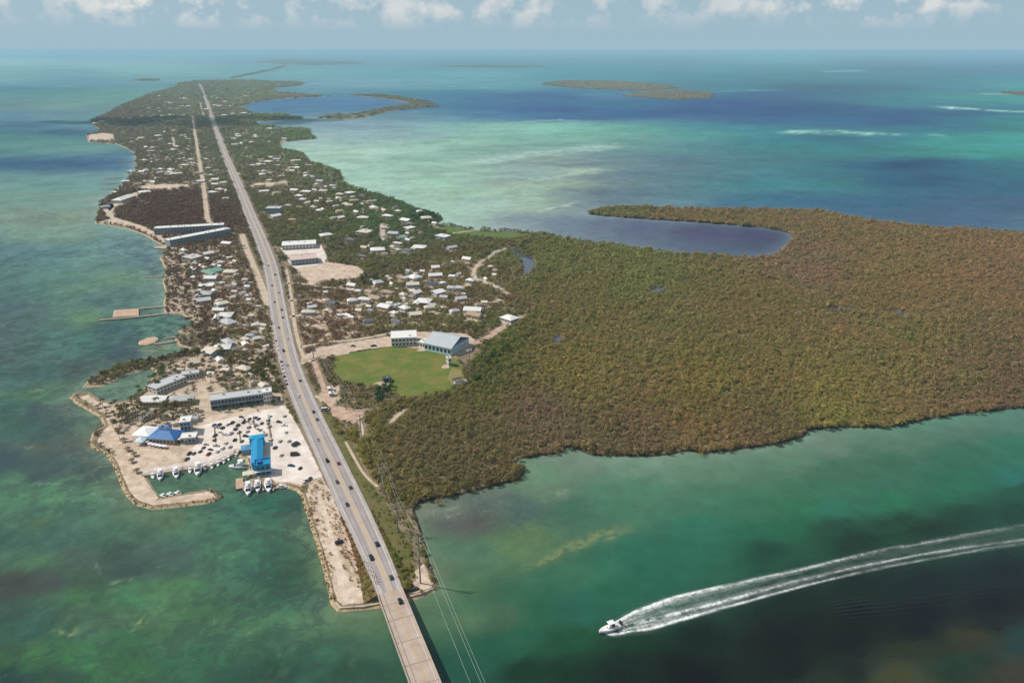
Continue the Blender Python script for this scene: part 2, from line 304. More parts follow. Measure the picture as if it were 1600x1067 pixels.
# sea --------------------------------------------------------------
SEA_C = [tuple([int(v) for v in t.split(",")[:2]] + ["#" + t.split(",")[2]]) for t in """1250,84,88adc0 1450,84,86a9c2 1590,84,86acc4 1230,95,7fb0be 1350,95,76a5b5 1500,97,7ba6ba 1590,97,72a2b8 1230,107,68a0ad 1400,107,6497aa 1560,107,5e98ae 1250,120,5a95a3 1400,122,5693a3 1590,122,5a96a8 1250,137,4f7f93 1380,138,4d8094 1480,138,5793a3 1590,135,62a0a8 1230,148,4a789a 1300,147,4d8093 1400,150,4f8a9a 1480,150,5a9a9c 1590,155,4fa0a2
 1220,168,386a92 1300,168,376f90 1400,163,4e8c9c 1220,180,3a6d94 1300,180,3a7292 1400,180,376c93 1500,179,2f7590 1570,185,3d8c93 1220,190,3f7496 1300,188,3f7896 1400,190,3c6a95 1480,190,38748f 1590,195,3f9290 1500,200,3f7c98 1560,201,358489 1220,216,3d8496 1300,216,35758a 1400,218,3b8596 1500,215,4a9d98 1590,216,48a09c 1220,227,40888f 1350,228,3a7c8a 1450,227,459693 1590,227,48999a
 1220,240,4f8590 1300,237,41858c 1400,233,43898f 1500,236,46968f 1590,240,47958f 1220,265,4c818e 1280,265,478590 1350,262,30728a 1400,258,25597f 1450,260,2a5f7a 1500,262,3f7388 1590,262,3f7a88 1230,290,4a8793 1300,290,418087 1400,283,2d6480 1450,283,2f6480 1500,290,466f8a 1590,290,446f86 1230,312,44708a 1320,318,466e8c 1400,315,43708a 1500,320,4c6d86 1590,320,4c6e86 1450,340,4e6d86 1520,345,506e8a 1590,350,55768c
 820,228,7ba59f 1000,228,6a9698 1100,228,5a8a98 1190,225,3f8a95 860,252,8aa09c 900,257,6f8a94 960,250,6f8c96 1050,250,5b7d90 1150,250,55808f 1190,255,4f808c 830,275,7f9ca0 900,268,94ac9c 950,277,6a8290 1000,270,5f7a8c 1100,275,56808f 1190,285,40838f 830,295,8fae9e 860,290,94ab98 830,310,92b09e 890,300,7b8a90 930,300,5f7888 1000,300,5f7a88 1100,300,558490 1190,310,437a8a 830,325,9ab5a3 870,325,8fa59f 905,325,76889a 950,314,647e8e 1050,316,628895 1150,318,4a7590 830,342,7d8f9c 880,347,6f7f94 930,350,6a7a8f 1000,355,5f6c86 1100,362,565f78 1190,368,515a72
 500,195,809fb0 560,197,84a5b3 620,195,7d9db0 700,185,6a96ac 760,181,4c7aa0 830,181,47789f 900,185,456f98 1000,178,3f6f9a 1100,175,3d6a95 480,215,9ab2b8 560,215,90b0b8 640,212,88a8b2 720,202,86b2b2 780,200,92c2b2 830,197,84bdb2 900,200,7ab8ac 1000,203,62a39c 1100,200,4c8c9c 1100,212,579a98 1000,215,6fa09c 910,213,7fb0a4 1190,205,3f8a98 490,235,a4c4ba 560,235,a0c0b8 640,232,93bcb0 720,220,8fb8aa 800,215,80b0a8 560,258,99bfb2 640,260,96bfb2 700,250,86aca6 760,235,82aba5 600,290,9cbfb4 680,285,96c0b0 760,270,94b8ab 815,262,8ba0a4 690,312,9ab8ae 740,300,97bda8 800,287,97a8a6 700,330,97bcae 780,315,97b5ac 730,347,9ab5ae 800,351,8f9fa8
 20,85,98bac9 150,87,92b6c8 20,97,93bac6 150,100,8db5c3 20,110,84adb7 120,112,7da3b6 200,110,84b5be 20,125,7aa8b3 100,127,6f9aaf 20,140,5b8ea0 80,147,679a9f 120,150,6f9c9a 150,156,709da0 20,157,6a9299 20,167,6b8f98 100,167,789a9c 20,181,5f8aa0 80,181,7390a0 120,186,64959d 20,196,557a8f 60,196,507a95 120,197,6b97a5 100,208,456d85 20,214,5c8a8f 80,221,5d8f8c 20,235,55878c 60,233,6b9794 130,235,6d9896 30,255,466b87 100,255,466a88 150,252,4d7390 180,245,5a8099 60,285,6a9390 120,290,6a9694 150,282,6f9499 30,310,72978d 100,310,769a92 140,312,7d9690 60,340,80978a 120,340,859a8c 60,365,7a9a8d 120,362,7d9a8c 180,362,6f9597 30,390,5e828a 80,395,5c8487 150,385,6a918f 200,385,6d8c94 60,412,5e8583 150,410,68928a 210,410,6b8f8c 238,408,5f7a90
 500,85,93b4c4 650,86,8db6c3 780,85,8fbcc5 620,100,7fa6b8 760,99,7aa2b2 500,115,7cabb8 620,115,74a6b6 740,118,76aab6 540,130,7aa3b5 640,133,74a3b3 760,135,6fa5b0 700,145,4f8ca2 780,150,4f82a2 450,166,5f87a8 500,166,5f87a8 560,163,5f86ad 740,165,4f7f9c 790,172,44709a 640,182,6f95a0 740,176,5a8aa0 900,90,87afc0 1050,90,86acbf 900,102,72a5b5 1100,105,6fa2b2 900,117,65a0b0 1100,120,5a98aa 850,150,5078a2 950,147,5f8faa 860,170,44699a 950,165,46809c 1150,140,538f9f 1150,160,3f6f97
 850,748,5f8a6a 870,768,64806a 690,795,7a8577 700,815,5c605f 740,820,5f625f 760,780,5f6f6c 820,800,506d66 680,855,527a62 740,860,527a62 800,850,5f8058 820,835,5f7f58 900,800,48735f 950,770,517f68 1000,760,4f8067 1000,735,648772 900,730,6a8270 960,790,4a7a62 690,930,4d7358 740,920,487052 800,930,3f6e55 720,950,42705a 900,900,42735a 950,890,3a725c 1000,870,2f705c 1020,900,2c6a57 950,930,2d6a55 900,950,33685a 665,885,5a7058 1100,740,5a8068 1100,780,4a7a62 1100,820,357560 1080,860,2d6d58 1180,740,537c64 1150,790,40755c 1170,830,2c6c54
 1300,690,627f6d 1400,690,587a68 1500,667,567a6a 1590,655,557a70 1250,720,5a7f66 1300,735,44705a 1400,725,426f5a 1500,720,3f705c 1590,700,3a7560 1250,760,42735a 1300,760,3f735c 1400,750,3f725c 1500,750,2f725a 1590,745,2f7568 1250,790,387352 1300,790,2f7560 1400,785,2f7358 1480,770,2f6f56 1590,770,265a48 1230,830,2a6a50 1300,830,245645 1400,820,24523f 1500,800,235042 1590,790,1f4f42 1200,860,225545 1340,845,204a3a 1450,825,21493a
 1250,940,1e3d30 1350,920,1c3c30 1450,910,1a3734 1560,895,1c3538 1250,965,173026 1350,965,14251f 1450,955,14242a 1560,945,1f2328 1230,1000,151f1c 1330,1000,161f1a 1430,985,1a2324 1560,970,2f3330 1230,1040,1a2a24 1330,1040,2a3f30 1430,1015,3a4832 1520,995,424a32 1590,1000,36504a 1280,1060,36462f 1400,1055,4a5238 1500,1035,2f4a3a 1590,1050,454a3c
 720,960,58785a 780,960,4a6a52 850,950,33684f 770,1010,2f6450 730,1040,2f5f50 820,990,336650 880,1000,235a42 820,1050,1f4a38 900,1050,214833 1000,1030,1f3f2c 960,1055,223a2a 1060,1040,1c2820 1090,1060,141c16 1090,1000,1d3a2c 1000,1010,204a36
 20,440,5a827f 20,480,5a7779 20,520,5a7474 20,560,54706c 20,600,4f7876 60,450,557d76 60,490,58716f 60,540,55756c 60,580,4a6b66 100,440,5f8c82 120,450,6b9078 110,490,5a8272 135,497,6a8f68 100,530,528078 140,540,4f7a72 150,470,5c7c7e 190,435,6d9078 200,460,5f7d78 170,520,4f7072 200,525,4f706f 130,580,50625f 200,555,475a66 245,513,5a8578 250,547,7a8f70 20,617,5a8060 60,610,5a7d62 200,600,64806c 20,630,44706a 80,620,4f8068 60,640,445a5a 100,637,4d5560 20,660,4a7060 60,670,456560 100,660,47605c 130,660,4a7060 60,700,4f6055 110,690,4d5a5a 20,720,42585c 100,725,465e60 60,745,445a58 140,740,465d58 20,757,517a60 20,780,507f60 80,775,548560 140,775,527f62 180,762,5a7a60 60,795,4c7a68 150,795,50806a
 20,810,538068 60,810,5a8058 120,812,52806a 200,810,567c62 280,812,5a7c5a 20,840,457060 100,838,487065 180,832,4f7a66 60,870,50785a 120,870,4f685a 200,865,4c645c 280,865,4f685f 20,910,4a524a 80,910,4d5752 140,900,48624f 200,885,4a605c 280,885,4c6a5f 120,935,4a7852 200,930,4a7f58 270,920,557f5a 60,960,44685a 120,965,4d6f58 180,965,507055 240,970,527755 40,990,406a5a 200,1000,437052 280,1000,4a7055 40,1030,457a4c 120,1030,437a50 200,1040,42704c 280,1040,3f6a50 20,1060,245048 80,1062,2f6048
 300,815,4f7f65 360,805,487a68 420,795,356858 460,800,2f6152 300,850,4a7060 350,860,4f8062 400,840,487860 440,850,306050 470,860,2c5f4a 480,830,446a58 490,900,306848 400,890,406a5a 440,900,2f6450 300,910,4f8058 360,920,4a6f5a 420,930,3f6c58 490,940,356658 300,960,507c58 400,970,4f7c5c 480,975,4f7a5c 560,975,527858 300,1020,3f6a52 400,1010,466f56 500,1020,42705c 580,1010,446a55 350,1055,3a6550 450,1055,3a6050 560,1055,3a5c4c 300,757,557a60 355,745,557a60""".split()]  # dark blue tones far left paint cloud shade into the sea colour
# (polyline, half width px, vertical stretch, colour, opacity, softness)
SEA_S = [([(1215,207),(1290,206),(1415,210)],3.5,1.6,'#8fcdb8',.8,1.2),([(1235,205),(1280,204)],2.,1.6,'#a8dcc0',.6,1.2),([(1340,210),(1410,210)],2.,1.6,'#9fdcc8',.6,1.2),([(1450,167),(1510,170),(1560,174),(1660,176)],2.2,1.8,'#a5dccb',.9,1.1),([(1440,211),(1480,212)],2.5,1.6,'#7fc8b4',.6,1.3),
 ([(1285,112),(1355,111)],1.6,2.,'#a8d8d8',.8,1.),([(1110,143),(1220,141)],1.5,2.,'#7fb0b8',.5,1.2),([(1520,148),(1640,146)],2.5,2.,'#9ab0b8',.5,1.2),
 ([(690,258),(820,243),(900,235),(985,227)],7,1.5,'#a5c2b2',.8,1.1),([(740,306),(830,284),(900,270),(950,264)],6,1.5,'#9cb5a4',.8,1.1),([(720,328),(800,312),(862,302)],12,1.4,'#97b4a4',.7,1.1),([(830,334),(880,322),(900,316)],2.6,1.5,'#b0bfae',.8,1.1),([(760,196),(820,189),(880,188),(930,191)],1.8,1.8,'#98ccbc',.6,1.),
 ([(812,886),(845,878),(885,858),(930,838),(985,820)],6,1.2,'#838a52',.6,1.4),([(850,884),(875,870),(900,852)],2.0,1.2,'#3f5538',.75,1.),([(940,845),(985,830)],5,1.3,'#7a8a50',.5,1.2),([(735,905),(775,892)],5,1.2,'#48604f',.6,1.2),
 ([(690,797),(715,790)],2.4,1.3,'#8f9a8c',.7,1.2),([(700,808),(722,803)],2.2,1.3,'#94a098',.7,1.2),([(755,800),(768,799)],1.6,1.3,'#9aa090',.7,1.2),([(868,770),(890,766)],3,1.3,'#7a9068',.6,1.2),
 ([(0,752),(60,754),(110,762),(180,780)],1.8,1.2,'#63906a',.7,1.2),([(172,912),(190,905),(225,899)],2.2,1.3,'#7f9a6c',.75,1.1),([(150,882),(168,900)],1.6,1.2,'#7b9888',.6,1.2),([(85,990),(108,994),(122,985)],2.8,1.2,'#8d955a',.8,1.1),([(195,990),(215,975),(235,945)],1.8,1.2,'#7a9458',.65,1.2),
 ([(0,1060),(25,1056),(50,1060)],4,1.3,'#22504a',.7,1.2),([(215,1062),(232,1056),(240,1064)],2.2,1.2,'#2a5a44',.7,1.2),([(35,610),(70,607)],2.2,1.5,'#7d9468',.7,1.2),([(38,701),(60,699)],2.,1.4,'#77855f',.6,1.3),([(90,563),(102,562)],2,1.4,'#7a8a78',.6,1.2),
 ([(102,396),(140,397)],3,1.5,'#4a6468',.75,1.2),([(185,250),(212,246)],1.6,1.6,'#2f4a5c',.7,1.1),([(520,960),(590,955),(640,940)],3,1.1,'#6f7a50',.6,1.2),([(478,782),(500,850),(516,925)],3.5,1.,'#667a50',.7,1.2)]
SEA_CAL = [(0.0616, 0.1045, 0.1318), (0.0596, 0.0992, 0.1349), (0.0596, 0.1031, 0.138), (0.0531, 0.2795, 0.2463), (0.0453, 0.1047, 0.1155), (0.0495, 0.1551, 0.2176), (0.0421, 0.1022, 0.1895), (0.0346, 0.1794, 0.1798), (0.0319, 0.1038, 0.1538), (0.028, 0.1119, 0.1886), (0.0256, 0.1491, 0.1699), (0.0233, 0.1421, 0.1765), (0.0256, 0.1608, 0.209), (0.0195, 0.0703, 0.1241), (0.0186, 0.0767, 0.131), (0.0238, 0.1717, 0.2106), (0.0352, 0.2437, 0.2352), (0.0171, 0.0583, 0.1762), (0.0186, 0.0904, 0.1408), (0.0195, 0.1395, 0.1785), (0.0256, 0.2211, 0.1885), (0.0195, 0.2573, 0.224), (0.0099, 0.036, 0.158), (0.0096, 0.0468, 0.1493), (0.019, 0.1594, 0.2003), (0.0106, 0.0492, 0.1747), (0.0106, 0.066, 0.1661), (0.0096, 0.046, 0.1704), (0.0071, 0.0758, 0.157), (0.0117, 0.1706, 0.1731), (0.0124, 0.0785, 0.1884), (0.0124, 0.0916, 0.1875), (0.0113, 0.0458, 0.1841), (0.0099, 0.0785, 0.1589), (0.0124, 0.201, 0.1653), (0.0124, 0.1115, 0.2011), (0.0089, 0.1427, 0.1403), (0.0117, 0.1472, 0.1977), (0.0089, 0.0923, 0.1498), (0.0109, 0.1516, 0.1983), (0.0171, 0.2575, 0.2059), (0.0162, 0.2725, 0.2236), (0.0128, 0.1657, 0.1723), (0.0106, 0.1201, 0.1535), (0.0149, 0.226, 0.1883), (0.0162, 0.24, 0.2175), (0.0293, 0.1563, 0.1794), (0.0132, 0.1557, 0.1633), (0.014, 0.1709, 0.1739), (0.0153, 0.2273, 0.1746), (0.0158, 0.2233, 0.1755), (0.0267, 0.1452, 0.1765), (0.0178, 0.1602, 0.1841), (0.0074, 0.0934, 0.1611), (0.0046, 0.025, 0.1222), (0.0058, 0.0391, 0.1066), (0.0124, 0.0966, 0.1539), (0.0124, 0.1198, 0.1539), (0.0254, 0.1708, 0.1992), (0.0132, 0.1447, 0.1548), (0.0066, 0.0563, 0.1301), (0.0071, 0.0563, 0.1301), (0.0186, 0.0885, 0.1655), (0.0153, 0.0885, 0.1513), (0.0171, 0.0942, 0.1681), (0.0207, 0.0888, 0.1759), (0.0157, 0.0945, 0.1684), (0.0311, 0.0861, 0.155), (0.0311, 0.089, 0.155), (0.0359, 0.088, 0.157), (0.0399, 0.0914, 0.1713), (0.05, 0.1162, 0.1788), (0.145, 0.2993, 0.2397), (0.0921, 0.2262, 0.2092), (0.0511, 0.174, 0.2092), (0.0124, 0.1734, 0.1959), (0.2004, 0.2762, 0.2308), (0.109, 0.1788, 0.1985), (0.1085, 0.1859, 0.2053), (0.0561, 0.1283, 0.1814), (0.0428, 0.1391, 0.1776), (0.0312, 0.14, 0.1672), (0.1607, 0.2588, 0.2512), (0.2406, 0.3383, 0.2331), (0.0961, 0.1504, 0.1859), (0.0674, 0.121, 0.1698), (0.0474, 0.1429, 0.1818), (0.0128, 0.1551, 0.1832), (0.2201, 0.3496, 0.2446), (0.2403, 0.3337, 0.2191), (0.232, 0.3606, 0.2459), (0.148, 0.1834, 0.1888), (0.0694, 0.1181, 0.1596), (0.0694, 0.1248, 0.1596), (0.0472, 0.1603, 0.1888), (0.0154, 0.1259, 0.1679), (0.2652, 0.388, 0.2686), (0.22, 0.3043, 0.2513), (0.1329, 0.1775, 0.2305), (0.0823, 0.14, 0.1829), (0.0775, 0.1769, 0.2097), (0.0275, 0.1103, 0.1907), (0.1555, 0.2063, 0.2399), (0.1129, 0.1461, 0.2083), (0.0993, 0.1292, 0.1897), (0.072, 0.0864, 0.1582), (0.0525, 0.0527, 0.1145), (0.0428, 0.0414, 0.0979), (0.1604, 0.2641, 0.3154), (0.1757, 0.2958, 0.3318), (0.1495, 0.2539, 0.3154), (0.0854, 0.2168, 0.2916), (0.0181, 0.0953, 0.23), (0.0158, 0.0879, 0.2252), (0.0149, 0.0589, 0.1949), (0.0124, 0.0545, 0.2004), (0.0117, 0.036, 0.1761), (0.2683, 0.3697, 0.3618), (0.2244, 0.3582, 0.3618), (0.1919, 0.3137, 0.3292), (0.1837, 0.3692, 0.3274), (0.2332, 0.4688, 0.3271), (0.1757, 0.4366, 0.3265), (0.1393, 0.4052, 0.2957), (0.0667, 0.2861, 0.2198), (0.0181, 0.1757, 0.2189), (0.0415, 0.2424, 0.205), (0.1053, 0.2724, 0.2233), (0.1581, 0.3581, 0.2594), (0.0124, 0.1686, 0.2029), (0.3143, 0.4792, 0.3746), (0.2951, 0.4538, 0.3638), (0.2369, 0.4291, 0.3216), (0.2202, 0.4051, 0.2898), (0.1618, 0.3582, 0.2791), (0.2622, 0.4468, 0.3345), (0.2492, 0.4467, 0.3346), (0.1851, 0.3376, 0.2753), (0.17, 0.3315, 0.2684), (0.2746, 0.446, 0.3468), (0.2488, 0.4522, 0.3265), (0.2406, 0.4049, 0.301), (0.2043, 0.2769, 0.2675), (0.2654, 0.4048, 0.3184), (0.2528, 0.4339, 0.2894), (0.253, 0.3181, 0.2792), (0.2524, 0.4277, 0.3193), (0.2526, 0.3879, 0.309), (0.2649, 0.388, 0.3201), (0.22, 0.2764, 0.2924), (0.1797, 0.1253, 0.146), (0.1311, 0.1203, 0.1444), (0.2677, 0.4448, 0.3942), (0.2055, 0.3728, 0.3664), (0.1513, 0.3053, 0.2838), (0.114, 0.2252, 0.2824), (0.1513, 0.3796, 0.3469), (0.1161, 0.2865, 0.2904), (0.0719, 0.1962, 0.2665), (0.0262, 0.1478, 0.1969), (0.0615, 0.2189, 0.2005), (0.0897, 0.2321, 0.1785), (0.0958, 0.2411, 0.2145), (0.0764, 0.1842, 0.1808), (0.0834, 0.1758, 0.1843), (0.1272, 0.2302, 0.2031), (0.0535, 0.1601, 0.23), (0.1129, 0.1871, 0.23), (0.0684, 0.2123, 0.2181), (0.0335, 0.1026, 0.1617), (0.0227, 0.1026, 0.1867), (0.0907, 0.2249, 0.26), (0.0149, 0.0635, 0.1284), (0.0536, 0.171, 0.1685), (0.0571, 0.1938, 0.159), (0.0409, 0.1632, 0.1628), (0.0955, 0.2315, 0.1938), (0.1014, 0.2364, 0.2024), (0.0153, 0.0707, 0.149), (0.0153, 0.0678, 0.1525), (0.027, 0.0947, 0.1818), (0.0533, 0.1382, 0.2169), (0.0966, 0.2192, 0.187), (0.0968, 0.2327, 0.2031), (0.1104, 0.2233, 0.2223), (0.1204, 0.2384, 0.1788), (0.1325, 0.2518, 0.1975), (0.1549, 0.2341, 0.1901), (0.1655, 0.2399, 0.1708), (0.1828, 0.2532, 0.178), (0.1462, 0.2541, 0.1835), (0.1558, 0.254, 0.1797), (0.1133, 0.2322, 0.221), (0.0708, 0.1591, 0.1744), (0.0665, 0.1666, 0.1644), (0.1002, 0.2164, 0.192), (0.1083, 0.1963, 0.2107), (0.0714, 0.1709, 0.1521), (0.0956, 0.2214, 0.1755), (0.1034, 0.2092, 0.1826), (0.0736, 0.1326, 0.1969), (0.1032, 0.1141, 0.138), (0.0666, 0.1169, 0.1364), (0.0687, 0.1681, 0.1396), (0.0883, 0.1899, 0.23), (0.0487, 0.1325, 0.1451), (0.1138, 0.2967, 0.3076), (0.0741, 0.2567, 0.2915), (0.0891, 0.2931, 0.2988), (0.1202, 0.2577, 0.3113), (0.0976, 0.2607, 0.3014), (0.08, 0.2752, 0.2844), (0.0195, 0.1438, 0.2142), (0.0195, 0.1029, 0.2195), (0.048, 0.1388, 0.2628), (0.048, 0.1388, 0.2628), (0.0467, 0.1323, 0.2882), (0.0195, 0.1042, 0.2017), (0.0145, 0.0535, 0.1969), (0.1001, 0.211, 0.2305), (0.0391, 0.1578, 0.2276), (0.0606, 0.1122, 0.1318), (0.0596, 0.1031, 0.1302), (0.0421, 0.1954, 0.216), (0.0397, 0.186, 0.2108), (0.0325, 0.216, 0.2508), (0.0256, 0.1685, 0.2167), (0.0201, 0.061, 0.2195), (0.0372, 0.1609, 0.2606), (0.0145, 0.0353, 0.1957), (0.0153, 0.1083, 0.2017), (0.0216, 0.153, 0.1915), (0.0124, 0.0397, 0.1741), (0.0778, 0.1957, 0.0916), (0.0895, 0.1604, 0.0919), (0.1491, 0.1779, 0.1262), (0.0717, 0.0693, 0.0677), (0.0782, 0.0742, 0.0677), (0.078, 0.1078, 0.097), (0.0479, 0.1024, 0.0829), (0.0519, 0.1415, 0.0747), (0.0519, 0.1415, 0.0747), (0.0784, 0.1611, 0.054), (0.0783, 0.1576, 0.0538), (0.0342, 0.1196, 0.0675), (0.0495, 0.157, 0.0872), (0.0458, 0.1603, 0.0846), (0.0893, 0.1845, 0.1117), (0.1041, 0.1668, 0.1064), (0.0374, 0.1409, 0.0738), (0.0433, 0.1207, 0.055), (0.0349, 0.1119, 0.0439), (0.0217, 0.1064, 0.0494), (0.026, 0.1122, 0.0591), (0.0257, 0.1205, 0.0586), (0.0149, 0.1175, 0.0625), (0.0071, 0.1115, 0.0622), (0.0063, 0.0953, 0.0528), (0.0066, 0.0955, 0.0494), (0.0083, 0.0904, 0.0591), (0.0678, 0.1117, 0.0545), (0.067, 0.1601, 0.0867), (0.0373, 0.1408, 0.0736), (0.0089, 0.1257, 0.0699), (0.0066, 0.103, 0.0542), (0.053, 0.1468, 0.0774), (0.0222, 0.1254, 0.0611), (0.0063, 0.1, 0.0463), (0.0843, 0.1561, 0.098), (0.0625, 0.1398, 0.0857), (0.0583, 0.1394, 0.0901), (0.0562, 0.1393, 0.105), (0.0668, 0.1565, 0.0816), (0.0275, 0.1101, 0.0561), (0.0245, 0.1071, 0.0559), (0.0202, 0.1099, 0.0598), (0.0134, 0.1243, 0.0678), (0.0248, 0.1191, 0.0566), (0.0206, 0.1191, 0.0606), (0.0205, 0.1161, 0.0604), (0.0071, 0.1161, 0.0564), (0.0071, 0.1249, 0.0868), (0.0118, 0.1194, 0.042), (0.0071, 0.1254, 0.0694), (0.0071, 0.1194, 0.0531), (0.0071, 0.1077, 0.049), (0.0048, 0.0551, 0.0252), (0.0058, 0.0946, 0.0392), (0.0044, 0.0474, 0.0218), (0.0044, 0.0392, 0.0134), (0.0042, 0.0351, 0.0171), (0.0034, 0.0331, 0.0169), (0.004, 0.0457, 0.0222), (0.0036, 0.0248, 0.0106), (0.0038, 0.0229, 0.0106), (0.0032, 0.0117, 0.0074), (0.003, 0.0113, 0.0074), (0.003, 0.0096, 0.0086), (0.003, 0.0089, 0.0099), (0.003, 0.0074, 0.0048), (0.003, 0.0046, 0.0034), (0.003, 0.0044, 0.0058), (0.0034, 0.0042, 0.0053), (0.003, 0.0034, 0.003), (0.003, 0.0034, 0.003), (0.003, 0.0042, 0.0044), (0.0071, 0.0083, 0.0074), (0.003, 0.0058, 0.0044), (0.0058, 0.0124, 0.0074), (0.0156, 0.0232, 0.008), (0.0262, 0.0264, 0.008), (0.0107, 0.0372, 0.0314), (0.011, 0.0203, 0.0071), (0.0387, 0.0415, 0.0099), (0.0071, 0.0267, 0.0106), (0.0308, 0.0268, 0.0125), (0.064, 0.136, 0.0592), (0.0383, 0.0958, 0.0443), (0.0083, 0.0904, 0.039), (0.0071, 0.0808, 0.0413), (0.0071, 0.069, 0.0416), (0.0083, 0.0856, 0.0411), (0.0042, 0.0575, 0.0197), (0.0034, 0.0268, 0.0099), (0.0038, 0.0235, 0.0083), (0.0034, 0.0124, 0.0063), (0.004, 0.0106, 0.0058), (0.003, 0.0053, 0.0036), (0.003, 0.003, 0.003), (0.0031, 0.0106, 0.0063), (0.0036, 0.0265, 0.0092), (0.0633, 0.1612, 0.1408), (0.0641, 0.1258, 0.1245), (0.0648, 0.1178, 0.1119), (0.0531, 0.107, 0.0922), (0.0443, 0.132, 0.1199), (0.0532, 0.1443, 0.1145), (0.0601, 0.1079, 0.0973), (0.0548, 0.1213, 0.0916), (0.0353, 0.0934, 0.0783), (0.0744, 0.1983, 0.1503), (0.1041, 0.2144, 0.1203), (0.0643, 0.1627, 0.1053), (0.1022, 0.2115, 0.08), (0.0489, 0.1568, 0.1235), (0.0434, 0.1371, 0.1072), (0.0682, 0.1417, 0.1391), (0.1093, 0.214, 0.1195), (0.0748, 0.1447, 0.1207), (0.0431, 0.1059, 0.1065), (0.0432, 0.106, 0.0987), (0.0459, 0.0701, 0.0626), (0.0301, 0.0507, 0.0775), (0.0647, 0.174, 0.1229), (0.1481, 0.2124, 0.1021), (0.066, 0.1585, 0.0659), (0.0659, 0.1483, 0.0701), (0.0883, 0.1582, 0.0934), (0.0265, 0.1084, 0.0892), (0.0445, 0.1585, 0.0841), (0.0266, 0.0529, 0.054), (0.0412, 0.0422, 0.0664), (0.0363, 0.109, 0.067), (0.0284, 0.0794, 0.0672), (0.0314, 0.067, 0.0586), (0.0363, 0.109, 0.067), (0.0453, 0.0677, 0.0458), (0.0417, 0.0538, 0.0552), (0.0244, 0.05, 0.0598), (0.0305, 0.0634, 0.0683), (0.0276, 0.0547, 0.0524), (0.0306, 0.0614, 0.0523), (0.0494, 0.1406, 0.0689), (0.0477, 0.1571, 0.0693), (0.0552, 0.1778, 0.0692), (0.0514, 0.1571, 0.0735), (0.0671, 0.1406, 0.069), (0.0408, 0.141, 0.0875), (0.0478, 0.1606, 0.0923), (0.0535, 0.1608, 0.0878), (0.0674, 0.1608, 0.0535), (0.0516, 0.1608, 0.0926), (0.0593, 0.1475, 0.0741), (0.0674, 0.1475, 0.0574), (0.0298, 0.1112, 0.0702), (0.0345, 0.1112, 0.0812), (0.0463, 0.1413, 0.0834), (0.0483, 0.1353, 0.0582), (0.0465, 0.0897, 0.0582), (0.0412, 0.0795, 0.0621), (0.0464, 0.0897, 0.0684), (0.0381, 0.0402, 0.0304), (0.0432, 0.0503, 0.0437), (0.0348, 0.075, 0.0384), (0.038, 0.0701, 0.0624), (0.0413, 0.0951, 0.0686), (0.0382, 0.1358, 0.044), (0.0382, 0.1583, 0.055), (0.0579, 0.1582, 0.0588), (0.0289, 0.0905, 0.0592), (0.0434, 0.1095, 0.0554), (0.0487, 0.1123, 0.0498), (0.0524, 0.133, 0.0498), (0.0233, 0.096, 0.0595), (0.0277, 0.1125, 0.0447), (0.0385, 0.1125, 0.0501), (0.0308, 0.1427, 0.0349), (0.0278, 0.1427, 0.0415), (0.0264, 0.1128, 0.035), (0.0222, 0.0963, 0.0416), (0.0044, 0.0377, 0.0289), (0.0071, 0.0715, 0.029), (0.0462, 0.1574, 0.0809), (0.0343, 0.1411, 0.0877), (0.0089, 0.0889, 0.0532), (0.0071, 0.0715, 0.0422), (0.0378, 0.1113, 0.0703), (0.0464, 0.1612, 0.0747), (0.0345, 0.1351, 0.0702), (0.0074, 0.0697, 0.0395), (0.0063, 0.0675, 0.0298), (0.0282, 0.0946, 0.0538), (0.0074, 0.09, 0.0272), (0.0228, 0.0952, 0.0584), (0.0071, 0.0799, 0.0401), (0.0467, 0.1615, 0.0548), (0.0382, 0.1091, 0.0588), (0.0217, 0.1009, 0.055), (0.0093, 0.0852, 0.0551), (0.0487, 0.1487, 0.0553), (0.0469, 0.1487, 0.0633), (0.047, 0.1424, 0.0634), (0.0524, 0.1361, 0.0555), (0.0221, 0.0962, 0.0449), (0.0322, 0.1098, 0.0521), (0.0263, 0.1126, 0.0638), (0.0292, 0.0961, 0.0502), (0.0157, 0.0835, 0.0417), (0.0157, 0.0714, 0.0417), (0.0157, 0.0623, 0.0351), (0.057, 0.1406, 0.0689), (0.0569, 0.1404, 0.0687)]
if SEA_CAL: SEA_C = [(a, b, t) for (a, b, _), t in zip(SEA_C, SEA_CAL)]
